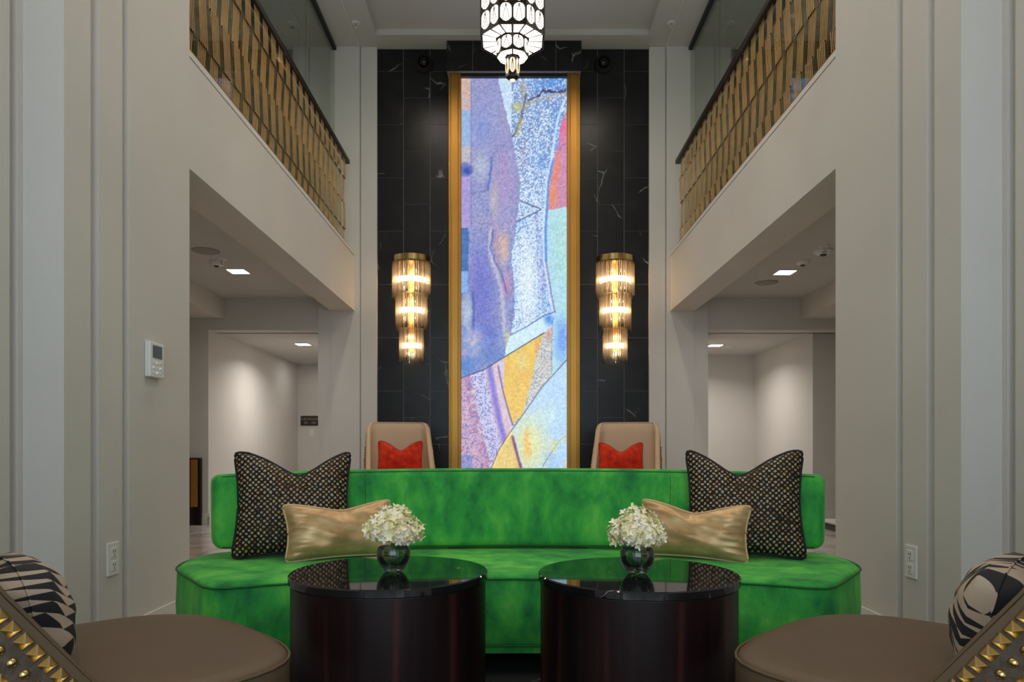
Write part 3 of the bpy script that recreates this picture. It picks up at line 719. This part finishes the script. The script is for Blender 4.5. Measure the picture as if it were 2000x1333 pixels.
def grille(x, y, z, lab):
    o = MB().lathe([(.001,-.012),(.125,-.012),(.14,-.006),(.14,0),(.001,0)], 32).build('ceiling_speaker', M_grille, None, True, loc=(x, y, z), angle=.5)
    tag(o, lab, 'ceiling speaker')
grille(-3.223, 7.534, ZH, 'round flush speaker grille in the left hall ceiling')
grille(3.185, 8.989, ZH, 'round flush speaker grille in the right hall ceiling')
def sprinkler(x, y, z, lab, big=False):
    t = empty('sprinkler', (x, y, z)); tag(t, lab, 'sprinkler')
    MB().lathe([(.001,-.01),(.05,-.01),(.055,0),(.001,0)][::1], 20).build('rose', M_white, t, True, angle=.5)
    MB().tube([(0,0,-.01),(0,0,-.06)], .01, 8).build('head', M_chrome, t, True)
    MB().lathe([(.001,-.062),(.028,-.064),(.028,-.058),(.001,-.056)], 14).build('deflector', M_chrome, t, True, angle=.5)
def detector(x, y, z, lab, r=.075):
    t = empty('smoke_detector', (x, y, z)); tag(t, lab, 'smoke detector')
    MB().lathe([(.001,-.045),(r*.6,-.043),(r*.85,-.03),(r,-.012),(r,0),(.001,0)], 28).build('body', M_white, t, True, angle=.6)
    MB().lathe([(.001,-.058),(r*.3,-.056),(r*.34,-.044)], 16).build('sensor', M_dark, t, True)
sprinkler(-3.20, 7.88, ZH, 'chrome sprinkler head beside the detector in the left hall ceiling')
detector(-3.30, 7.99, ZH, 'white smoke detector in the left hall ceiling')
detector(3.219, 7.95, ZH, 'small smoke detector with dark tip in the right hall ceiling')
detector(3.26, 7.52, ZH, 'larger white smoke detector with sprinkler in the right hall ceiling', .10)
sprinkler(3.20, 7.36, ZH, 'chrome sprinkler head in front of the larger detector, right hall')
sprinkler(-2.03, 9.30, ZC, 'small sprinkler in the high ceiling left of the tray')
sprinkler(2.06, 9.30, ZC, 'small sprinkler in the high ceiling right of the tray')
o = MB().lathe([(.001,-.006),(.05,-.006),(.055,0),(.001,0)], 20).build('ceiling_cover_plate', M_white, None, True, loc=(3.50, 11.65, ZB), angle=.5)
tag(o, 'small round cover plate in the lower right corridor ceiling', 'cover plate')
# ------------------------------------------------------------ sign, switch, thermostat, sockets, cabinet
def text(s, size, loc, rot, m, parent, name='lettering'):
    cu = bpy.data.curves.new('txt', 'FONT'); cu.body = s; cu.size = size; cu.align_x = 'CENTER'; cu.align_y = 'CENTER'; cu.extrude = .001
    tmp = bpy.data.objects.new('txt', cu); C.objects.link(tmp)
    bpy.context.view_layer.update()
    me = bpy.data.meshes.new_from_object(tmp); bpy.data.objects.remove(tmp)
    me.materials.clear(); me.materials.append(m)
    o = bpy.data.objects.new(name, me); C.objects.link(o); o.location = loc; o.rotation_euler = rot; o.parent = parent; return o
t = empty('room_sign', (-3.98, 14.09, 1.59)); tag(t, 'small dark direction sign with pale lettering at the end of the left corridor', 'sign')
MB().box(-.18, .18, -.015, 0, -.095, .095).build('plate', plain('sign_plate', (.018, .013, .008), .4, nscale=5), t)
M_let = plain('sign_lettering', (.36, .31, .22), .5, nscale=5)
text('GUESTROOMS', .060, (0, -.016, .03), (PI/2, 0, 0), M_let, t); text('201 - 206', .062, (0, -.016, -.04), (PI/2, 0, 0), M_let, t)
t = empty('light_switch', (-3.94, 14.09, 1.36)); tag(t, 'white light switch on the end wall below the dark sign', 'light switch')
MB().box(-.04, .04, -.008, 0, -.065, .065).build('plate', M_white, t, bevel=.002); MB().box(-.012, .012, -.012, -.008, -.03, .03).build('rocker', M_white, t)
t = empty('thermostat', (-XW, 4.31, 1.60)); tag(t, 'white wall thermostat with dark display and small buttons on the left pier', 'thermostat')
MB().box(0, .035, -.085, .085, -.105, .105).build('housing', M_white, t, bevel=.006)
MB().box(.035, .037, -.055, .055, .01, .085).build('display', M_lcd, t)
for i in range(3):
    for j in range(3):
        MB().box(.035, .038, -.055+.04*i, -.03+.04*i, -.085+.03*j, -.069+.03*j).build('button', M_chrome if (i+j) % 2 else M_white, t, bevel=.001)
def socket(sg, y, z, lab):
    t = empty('wall_socket', (sg*XW, y, z)); tag(t, lab, 'socket')
    MB().box(0, -sg*.009, -.057, .057, -.088, .088).build('plate', M_white, t, bevel=.002)
    for dz in (-.036, .036):
        f = MB().box(-sg*.009, -sg*.013, -.026, .026, dz-.026, dz+.026).build('outlet_face', M_white, t, bevel=.002)
        MB().box(-sg*.013, -sg*.0134, -.013, -.008, dz-.002, dz+.014).box(-sg*.013, -sg*.0134, .006, .011, dz-.002, dz+.012).box(-sg*.013, -sg*.0134, -.004, .004, dz-.018, dz-.010).build('slots', M_dark, f)
socket(-1, 3.885, .472, 'white double socket between the grooves of the left pier')
socket(1, 3.895, .455, 'white double socket between the grooves of the right pier')
t = empty('dark_cabinet', (-4.62, 9.93, 0)); tag(t, 'dark wood cabinet end with gold front panel in the left hall', 'cabinet')
MB().box(-.45, .32, -.06, .01, .0, .925).build('body', M_wood, t, bevel=.008)
MB().box(.19, .285, -.068, -.06, .25, .905).build('gold_panel', M_brass, t, bevel=.003)
t = empty('white_plinth_bench', (4.16, 9.0, 0)); tag(t, 'low pale ledge at the foot of the right hall wall', 'ledge')
MB().box(-.06, .6, -.25, .6, .0, .09).build('body', M_dark, t); MB().box(-.08, .6, -.28, .6, .09, .115).build('top', M_trim, t, bevel=.003)

# ------------------------------------------------------------ rug
MR = MB().box(-1.88, 1.88, .25, 4.15, 0, .010).build('rug', M_rug); tag(MR, 'black rug with thin pale lines under the round tables', 'rug')

# ------------------------------------------------------------ cushions
def cushion(name, w, h, t, chop, m, mp, loc, rx, rz, label, group=None, pip=.006, ear=.10, cx=0, ry=0, dent=0, round_=False):
    root = empty(name, loc); root.rotation_euler = (rx, ry, rz); tag(root, label, 'cushion', group)
    def out(u, v):
        # outline point for u,v in -1..1
        x = w/2*u*(1-ear*(1-v*v)*abs(u)); z = h/2*v*(1-ear*(1-u*u)*abs(v))
        if not round_:
            k = 1/max(1, (abs(u)**13+abs(v)**13)**(1/13)); x *= k; z *= k
        if round_:
            k = 1/max(1, (abs(u)**3.2+abs(v)**3.2)**(1/3.2)); x = w/2*u*k; z = h/2*v*k
        if chop:
            g = math.exp(-((u-cx)/.42)**2)*.55+max(0, 1-abs(u-cx)/.85)*.45
            z -= chop*g*((v+1)/2)**2.2
        return x, z
    def th(u, v):
        e = max(0, (1-u*u))*max(0, (1-v*v)); b = t/2*(e**.42)
        if chop: b *= 1-.30*math.exp(-((u-cx)/.16)**2)*max(0, (v+.3))/1.3
        wr = .006*math.sin(9*u+3*v)*math.sin(7*v-2*u)*(e**.3)
        if dent: wr += dent*math.sin(26*v+2*u)*math.exp(-((abs(u)-.85)/.2)**2)*(e**.2)
        return b+wr if e > 0 else 0
    b = MB(); n = 26
    def f(i, j):
        u, v = 2*i-1, 2*j-1; x, z = out(u, v); return (x, -th(u, v), z+h/2)
    def g(i, j):
        u, v = 1-2*i, 2*j-1; x, z = out(u, v); return (x, th(u, v)*.9, z+h/2)
    b.grid(f, n, n); b.grid(g, n, n)
    o = b.build('cover', m, root, True)
    path = []
    for k in range(24): path.append((-1+2*k/24, -1))
    for k in range(24): path.append((1, -1+2*k/24))
    for k in range(24): path.append((1-2*k/24, 1))
    for k in range(24): path.append((-1, 1-2*k/24))
    pp = []
    for u, v in path:
        x, z = out(u, v); pp.append((x, 0, z+h/2))
    MB().tube(pp, pip, 6, closed=True).build('piping', mp, root, True)
    return root
SX = .03
cushion('patterned_cushion', .63, .59, .20, .115, M_woven, M_fringe, (-1.175, 3.835, .485), math.radians(-14), math.radians(15), 'large black and gold woven cushion at the left end of the green sofa', 'black and gold cushions', .009, .11, .10)
cushion('patterned_cushion', .63, .60, .20, .125, M_woven, M_fringe, (1.235, 3.815, .485), math.radians(-14), math.radians(-15), 'large black and gold woven cushion at the right end of the green sofa', 'black and gold cushions', .009, .11, -.08)
cushion('gold_cushion', .59, .31, .16, .035, M_gvel, M_gpip, (-.905, 3.80, .485), math.radians(-16), math.radians(24), 'gold velvet lumbar cushion on the left of the sofa behind the flowers', 'gold lumbar cushions', .006, .10, .05, math.radians(-1), .006)
cushion('gold_cushion', .59, .31, .16, .05, M_gvel, M_gpip, (.945, 3.79, .485), math.radians(-16), math.radians(-22), 'gold velvet lumbar cushion on the right, creased at its outer end', 'gold lumbar cushions', .006, .10, .0, math.radians(2), .010)

# ------------------------------------------------------------ sofa
def sofa():
    t = empty('green_sofa', (SX, 0, 0)); tag(t, 'long curved green velvet sofa with a low floating backrest and bench seat', 'sofa')
    half = [(0,3.345),(.3,3.338),(.6,3.312),(.9,3.262),(1.12,3.20),(1.235,3.145),(1.30,3.118),(1.35,3.125),(1.41,3.18),(1.56,3.38),(1.70,3.57),(1.755,3.70),(1.78,3.84),(1.77,3.98),(1.70,4.10),(1.58,4.20),(1.35,4.33),(1.0,4.46),(.5,4.54),(0,4.56)]
    def spline(p, k=3):
        o = []
        for i in range(len(p)-1):
            a = Vector(p[max(0,i-1)]); b = Vector(p[i]); c = Vector(p[i+1]); d = Vector(p[min(len(p)-1,i+2)])
            for j in range(k):
                s = j/k; o.append(.5*((2*b)+(c-a)*s+(2*a-5*b+4*c-d)*s*s+(3*b-a-3*c+d)*s**3))
        return o+[Vector(p[-1])]
    h = spline(half); 
    def resample(p, k):
        L = [0]
        for a, b in zip(p[:-1], p[1:]): L.append(L[-1]+(b-a).length)
        t_ = np.linspace(0, L[-1], k); return [Vector((float(np.interp(q, L, [v.x for v in p])), float(np.interp(q, L, [v.y for v in p])))) for q in t_]
    ie = max(range(len(h)), key=lambda i: h[i].x)
    front = resample([Vector((-p.x, p.y)) for p in h[:ie+1][::-1]]+h[1:ie+1], 61)
    back = resample([Vector((-p.x, p.y)) for p in h[ie:]][:-1]+h[ie:][::-1], 61)
    outline = front+back[::-1][1:-1]
    n = len(outline)
    def ringz(inset, z):
        r = []
        for i, p in enumerate(outline):
            q = outline[(i+1) % n]-outline[i-1]; nr = Vector((q.y, -q.x)).normalized()
            r.append((*(p-nr*inset), z) if True else 0)
        return r
    def loft(rings, cap=True, flip=False):
        b = MB(); vs = [v for r in rings for v in r]; fs = []
        for i in range(len(rings)-1):
            for k in range(n): fs.append((i*n+k, i*n+(k+1)%n, (i+1)*n+(k+1)%n, (i+1)*n+k))
        # top: strips across (left/right pairing)
        L = (len(rings)-1)*n; m = n//2
        for base, rv in ((L, False), (0, True)):
            for k in range(1, m): 
                a, b2 = base+k, base+k+1; c, d = base+(n-k) % n, base+(n-k-1) % n
                if k+1 <= m: 
                    f = (a, b2, d, c) if b2 != d else (a, b2, c)
                    fs.append(f[::-1] if not rv else f)
            f = (base, base+1, base+n-1); fs.append(f[::-1] if not rv else f)
        return MB().add(vs, fs)
    # orientation: offset sign
    def area2(): return sum(outline[i].x*outline[(i+1)%n].y-outline[(i+1)%n].x*outline[i].y for i in range(n))
    assert area2() > 0
    R = ringz
    MB_seat = loft([R(.012, .150), R(.0, .165), R(-.006, .30), R(.0, .445), R(.006, .458)])
    MB_seat.build('seat_body', M_green, t, True, angle=1.0)
    MB_top = loft([R(.010, .452), R(.012, .468), R(.03, .477), R(.05, .482), R(.07, .484)])
    MB_top.build('seat_cushion', M_green, t, True, angle=1.0)
    loft([R(.03, .108), R(.012, .112), R(.010, .148)]).build('lower_band', M_green, t, True, angle=1.0)
    loft([R(.30, .012), R(.28, .112)]).build('plinth', M_wood, t)
    MB().tube(R(-.002, .462), .0055, 6, closed=True).build('seat_piping', M_greenp, t, True)
    MB().tube(R(-.001, .150), .005, 6, closed=True).build('base_piping', M_greenp, t, True)
    # backrest slab along an arc
    Rb = 3.32; cy = 4.165-Rb; am = math.asin(1.555/Rb); T = .165; z0, z1 = .535, .950
    prof = []   # closed profile (d = distance outward from the front face, z)
    rr = .045
    def corner(cx_, cz, a0):
        return [(cx_+rr*math.cos(a0+PI/2*k/5), cz+rr*math.sin(a0+PI/2*k/5)) for k in range(6)]
    prof = corner(rr, z0+rr, PI)+corner(T-rr, z0+rr, 1.5*PI)+corner(T-rr, z1-rr, 0)+corner(rr, z1-rr, PI/2)
    m = len(prof); K = 48; vs = []; fs = []
    def bp(a, d, z, sh=1.0, up=0):
        z = z+(z1-z)/(z1-z0)*(-.042)*(1-(abs(a)/am)**2.5)
        lean = .13*(z-z0)+d
        dz = up
        r = Rb+lean; return (r*math.sin(a), cy+r*math.cos(a), z+dz)
    secs = []
    for e in range(4, 0, -1):    # rounded ends
        f = math.cos(e/4*PI/2); secs.append((-1, (1-math.sin(e/4*PI/2)), f))
    allsec = []
    def shrink(f):
        cxm, czm = T/2, (z0+z1)/2
        return [(cxm+(d-cxm)*(1-(1-f)*rr*2/T), czm+(z-czm)*(1-(1-f)*rr*2/(z1-z0))) for d, z in prof]
    for e in range(5):
        f = math.sin(e/4*PI/2); allsec.append((-am-rr/Rb*0+(-rr/Rb)*math.cos(e/4*PI/2)*1.0, shrink(f)))
    for k in range(1, K): allsec.append((-am+2*am*k/K, prof))
    for e in range(4, -1, -1):
        f = math.sin(e/4*PI/2); allsec.append((am+rr/Rb*math.cos(e/4*PI/2), shrink(f)))
    for a, pr in allsec:
        for d, z in pr:
            # top edge droops slightly towards the ends
            vs.append(bp(a, d, z+(z-z0)*(-.05)*(abs(a)/am)**3))
    ns = len(allsec)
    for i in range(ns-1):
        for k in range(m): fs.append((i*m+k, (i+1)*m+k, (i+1)*m+(k+1)%m, i*m+(k+1)%m))
    fs += [tuple(range(m)), tuple((ns-1)*m+k for k in range(m-1,-1,-1))]
    MB().add(vs, fs).build('backrest', M_green, t, True, angle=1.2)
    pa = []
    dz = lambda z, a: z+(z-z0)*(-.05)*(abs(a)/am)**3
    aL = [-am+2*am*k/40 for k in range(41)]
    pa = [bp(a, .016, dz(z1-.012, a)) for a in aL]+[bp(am, .016, dz(z1-.012-(z1-z0-.024)*k/8, am)) for k in range(1, 8)]+[bp(a, .016, z0+.012) for a in aL[::-1]]+[bp(-am, .016, dz(z0+.012+(z1-z0-.024)*k/8, am)) for k in range(1, 8)]
    MB().tube(pa, .005, 6, closed=True).build('front_piping', M_greenp, t, True)
    pb = [bp(a, T-.012, dz(z1-.014, a)) for a in aL]
    MB().tube(pb, .005, 6).build('rear_piping', M_greenp, t, True)
    for xx in (-.86, .86):
        a = math.asin(xx/Rb)
        MB().tube([bp(a, -.0008, z0+.02+(z1-z0-.05)*k/6) for k in range(7)], .0018, 5).build('back_seam', M_greenp, t, True)
    for xx in (-1.0, -.35, .35, 1.0):
        a = math.asin(xx/Rb)
        p = bp(a, .09, .49)
        MB().box(p[0]-.05, p[0]+.05, p[1]-.03, p[1]+.03, .48, .56).build('back_support', M_black, t)
sofa()

# ------------------------------------------------------------ round tables, vases, flowers
def table(x, y, lab):
    t = empty('round_table', (x, y, 0)); tag(t, lab, 'coffee table', 'drum coffee tables'); R = .3625
    MB().lathe([(R-.008,.0102),(R-.008,.585)], 96).build('drum_base', M_wood, t, True, angle=.5)
    MB().lathe([(R-.012,.585),(R-.012,.590)], 96).build('shadow_gap', M_black, t, True, angle=.5)
    MB().lathe([(R-.003,.590),(R,.593),(R,.616),(R-.004,.620)], 96).build('marble_top', M_top, t, True, angle=.5)
    return t
table(-.455, 2.66, 'left round drum table with veined black marble top'); table(.457, 2.625, 'right round drum table with veined black marble top')
def vase(x, y, rot, w, lab, flab, seed):
    rnd = random.Random(seed)
    z = .6205
    t = MB().lathe([(.001,.0),(.028,.0),(.034,.004),(.046,.016),(.058,.038),(.0625,.060),(.0605,.080),(.0555,.092),(.0525,.092),(.0575,.080),(.0590,.060),(.054,.040),(.042,.022),(.026,.014),(.001,.012)], 40).build('glass_vase', M_smoke, None, True, loc=(x, y, z), angle=1.2)
    tag(t, lab, 'vase', 'smoked glass bowl vases')
    r = empty('hydrangea_bunch', (x, y, z+.09)); tag(r, flab, 'flowers', 'cream hydrangea bunches'); r.rotation_euler = (0, 0, rot)
    s = MB()
    for k in range(7):
        a = rnd.uniform(0, 6.28); rr = rnd.uniform(.005, .022)
        s.tube([(rr*math.cos(a), rr*math.sin(a), -.068), (rr*1.2*math.cos(a+.6), rr*1.2*math.sin(a+.6), -.02), (-.03*math.cos(a), -.03*math.sin(a), .035)], .0028, 5)
    s.build('stems', M_stem, r, True)
    # dome of florets: several rounded lobes
    lobes = [(0,0,.075,.072)]+[(w*.055*math.cos(a), .05*math.sin(a), .055+rnd.uniform(-.006,.01), .052) for a in [i*2*PI/6+rnd.uniform(-.2,.2) for i in range(6)]]
    core = MB()
    for lx, ly, lz, lr in lobes:
        core.lathe([(lr*.8*math.cos(-PI/2+PI*k/6)+.0005, lz+lr*.8*math.sin(-PI/2+PI*k/6)) for k in range(7)], 12, (lx, ly, 0))
    core.build('bloom_heart', M_petal, r, True)
    f = MB()
    for lx, ly, lz, lr in lobes:
        nn = int(74*(lr/.06)**2)
        for i in range(nn):
            cz = 1-2*(i+.5)/nn*.97
            if cz < -.62: continue
            sr = math.sqrt(1-cz*cz); a = i*2.39996+rnd.uniform(-.2, .2)
            d = Vector((sr*math.cos(a), sr*math.sin(a), cz)).normalized()
            P0 = Vector((lx, ly, lz))+d*lr*rnd.uniform(.86, 1.1)
            d2 = (d+Vector([rnd.uniform(-.45, .45) for _ in range(3)])).normalized()
            u = d2.orthogonal().normalized(); v = d2.cross(u); sp = rnd.uniform(0, 1.57); sz = rnd.uniform(.011, .0165)
            for k in range(4):
                an = sp+k*PI/2+rnd.uniform(-.15, .15); e = u*math.cos(an)+v*math.sin(an); g = d2.cross(e); cup = rnd.uniform(.15, .75)
                pts = [P0, P0+e*sz*.45+g*sz*.42+d2*sz*cup*.3, P0+e*sz*1.0+g*sz*.25+d2*sz*cup*.75, P0+e*sz*1.12+d2*sz*cup*.6, P0+e*sz*1.0-g*sz*.25+d2*sz*cup*.75, P0+e*sz*.45-g*sz*.42+d2*sz*cup*.3, P0+e*sz*.6+d2*sz*cup*.12]
                f.add(pts, [(0,5,6),(5,4,6),(4,3,6),(3,2,6),(2,1,6),(1,0,6)])
    f.build('florets', M_petal, r, False, kind='stuff')
vase(-.438, 2.64, .3, 1.0, 'smoked glass bowl vase on the left round table', 'cream hydrangeas on the left table, greenish at the heart', 4)
vase(.452, 2.60, 1.1, 1.0, 'smoked glass bowl vase on the right round table', 'cream hydrangeas on the right table, fuller and paler', 9)

# ------------------------------------------------------------ wing chairs with studded shells
from bisect import bisect
EDGE = [(-.60, 1.37), (-.43, 1.27), (-.30, 1.05), (-.171, .80), (0, .555), (.07, .47), (.12, .43)]
def ztop(F):
    return float(np.interp(F, [e[0] for e in EDGE], [e[1] for e in EDGE]))
def flare(z): return 1+.10*max(0, (1.37-z))/.97-.03
def chair(name, loc, rz, label, leather, group, detail=0, scale=1.0):
    t = empty(name, loc, rz); tag(t, label, 'armchair', group)
    # plan path of the shell, right half: back middle -> corner -> wing tip
    W = .385; Bk = -.56; r = .13; th = .055
    half = [(x, Bk) for x in np.linspace(0, W-r, 7)]+[(W-r+r*math.sin(a), Bk+r-r*math.cos(a)) for a in np.linspace(.15, PI/2, 7)]+[(W, y) for y in np.linspace(Bk+r+.04, .12, 14)]
    path = [(-x, y) for x, y in half[::-1]]+half[1:]
    n = len(path); z0 = .34
    def offp(i, d):
        a = Vector(path[max(0, i-1)]); b = Vector(path[min(n-1, i+1)]); tn = (b-a).normalized(); nr = Vector((-tn.y, tn.x))
        return Vector(path[i])+nr*d     # inwards
    def topz(i):
        x, y = path[i]
        if y <= Bk+.001: zt = 1.375
        else: zt = min(1.375, ztop(y))
        if Bk < y < Bk+r: zt = 1.375-.105*((y-Bk)/r)**2
        return zt
    V = 10
    def pos(i, d, z):
        p = offp(i, d); f = flare(z); return (p.x*f, p.y-.05*(z-.4), z)
    vs = []
    cols = V+1
    for i in range(n):
        zt = topz(i); h = zt-z0
        col = [pos(i, 0, z0+h*k/V*.985) for k in range(V+1)]
        col += [pos(i, .012, zt+.002), pos(i, th*.5, zt+.010), pos(i, th-.012, zt+.002)]
        col += [pos(i, th, z0+h*k/V*.985) for k in range(V, -1, -1)]
        vs += col
    m = 2*(V+1)+3; fs = []
    for i in range(n-1):
        for k in range(m): fs.append((i*m+k, (i+1)*m+k, (i+1)*m+(k+1)%m, i*m+(k+1)%m))
    fs += [tuple(range(m-1,-1,-1)), tuple((n-1)*m+k for k in range(m))]
    fs = [f[::-1] for f in fs]
    MB().add(vs, fs).build('backrest_shell', leather, t, True, angle=1.1)
    # piping on both rims
    for d, nm in ((.004, 'outer_piping'), (th-.004, 'inner_piping')):
        MB().tube([pos(i, d, topz(i)+.004) for i in range(n)], .0045, 6).build(nm, leather, t, True)
    # studded outside panel
    out = MB()
    def pf(i, j):
        k = int(round(i*(n-1))); zt = topz(k)-.05; return pos(k, -.004, z0+.01+(zt-z0-.01)*j)
    out.grid(pf, n-1, 6); out.build('studded_panel', M_leathd, t, True)
    pyr = MB(); bal = MB()
    s = .0145
    pm = MB().add([(0,-s,-s),(0,s,-s),(0,s,s),(0,-s,s),(.017,0,0)], [(0,1,4),(1,2,4),(2,3,4),(3,0,4),(3,2,1,0)])
    bmm = MB().lathe([(.0105*math.sin(a)+.0002, .0105*math.cos(a)) for a in np.linspace(0, PI/2+.2, 6)][::-1], 12)
    bmm.v = [(v[2], v[0], v[1]) for v in bmm.v]
    me_p = pm.mesh('pyramid_stud', M_brassb); me_b = bmm.mesh('ball_stud', M_brassb, True)
    base_dir = Vector((.171, -.245)).normalized(); nrm = Vector((base_dir.y, -base_dir.x)).normalized()
    if nrm.y > 0: nrm = -nrm
    ang = math.atan2(base_dir.y, base_dir.x)
    for sg in (-1, 1):
        stuff = MB()
        for row in range(12):
            off = .040+.0245*row if False else .036+.040*row
            for i in range(-22, 12):
                q = Vector((-.02, .585))+base_dir*(.0345*i+(.0172 if row % 2 else 0))+nrm*off
                F, z = q
                if z < z0+.02 or F < Bk+r+.01 or F > .11 or z > ztop(F)-.03: continue
                x = sg*(W+.003)*flare(z); loc_ = (x, F-.05*(z-.4), z)
                rot = Euler((-(PI/2-ang) if False else ang, 0, 0)) if sg > 0 else Euler((ang, 0, PI))
                if sg < 0: rot = Euler((-ang, 0, PI))
                isb = row % 2 == 1
                if detail == sg and row < 6:
                    share('ball_stud' if isb else 'pyramid_stud', me_b if isb else me_p, t, loc_, rot)
                else:
                    M = Matrix.Translation(loc_) @ rot.to_matrix().to_4x4()
                    srcm = bmm if isb else pm
                    stuff.add([M @ Vector(v) for v in srcm.v], srcm.f)
        stuff.build('studs', M_brassb, t, False, kind='stuff')
    # seat: rounded square cushion
    def seat_out(a, k=1.0):
        c, s_ = math.cos(a), math.sin(a); e = 3.4
        rr = 1/((abs(c)**e+abs(s_)**e)**(1/e))
        wy = .53 if s_ > 0 else .44
        fr = 1+.10*(s_*rr)
        return (.43*c*rr*fr*k, .01+wy*s_*rr*k)
    sb = MB(); nn = 64; rings = [(.96, .34), (1, .37), (1, .475), (.995, .50), (.97, .513), (.9, .523), (.7, .530), (.4, .533)]
    v2 = []; f2 = []
    for k, z in rings:
        for i in range(nn):
            x, y = seat_out(2*PI*i/nn, k); v2.append((x, y, z))
    v2.append((0, .01, .534))
    for i in range(len(rings)-1):
        for k in range(nn): f2.append((i*nn+k, i*nn+(k+1)%nn, (i+1)*nn+(k+1)%nn, (i+1)*nn+k))
    L = (len(rings)-1)*nn
    f2 += [(L+k, L+(k+1)%nn, len(v2)-1) for k in range(nn)]; f2.append(tuple(range(nn-1,-1,-1)))
    sb.add(v2, f2).build('seat', leather, t, True, angle=1.2)
    MB().tube([(*seat_out(2*PI*i/nn, .998), .503) for i in range(nn)], .0042, 6, closed=True).build('seat_piping', leather, t, True)
    for lx, ly in ((-.30, -.40), (.30, -.40), (-.30, .28), (.30, .28)):
        MB().tube([(lx, ly, .34), (lx*1.08, ly*1.06, .0102)], .024, 10, r2=.013).build('leg', M_wood, t, True)
    return t
# foreground pair: they face the sofa diagonally
chair('studded_armchair', (-1.19, 1.86, .0), math.radians(-45), 'shade-toned leather armchair with gold studded shell in the left foreground', M_leath, None, 1)
chair('studded_armchair', (1.19, 1.86, .0), math.radians(45), 'shade-toned leather armchair with gold studded shell in the right foreground', M_leath, None, -1)
chair('studded_armchair', (-1.24, 8.06, -.0098), math.radians(194), 'tan leather armchair behind the sofa to the left of the artwork', M_tan, None, 0)
chair('studded_armchair', (1.25, 8.06, -.0098), math.radians(166), 'tan leather armchair behind the sofa to the right of the artwork', M_tan, None, 0)
cushion('orange_cushion', .52, .40, .15, .11, M_org, M_orgp, (-1.30, 8.28, .755), math.radians(-8), math.radians(3), 'orange velvet cushion on the tan armchair left of the artwork', None, .006, .06, .02)
cushion('orange_cushion', .52, .38, .15, .11, M_org, M_orgp, (1.255, 8.28, .755), math.radians(-8), math.radians(-3), 'orange velvet cushion on the tan armchair right of the artwork', None, .006, .06, 0)
cushion('shard_print_cushion', .48, .30, .24, 0, M_shard, M_shard, (-1.26, 1.86, .50), math.radians(-10), math.radians(135), 'black and beige shard print cushion on the left foreground armchair', None, .003, 0, 0, 0, 0, True)
cushion('shard_print_cushion', .48, .30, .24, 0, M_shard, M_shard, (1.26, 1.86, .50), math.radians(-10), math.radians(-135), 'black and beige shard print cushion on the right foreground armchair', None, .003, 0, 0, 0, 0, True)
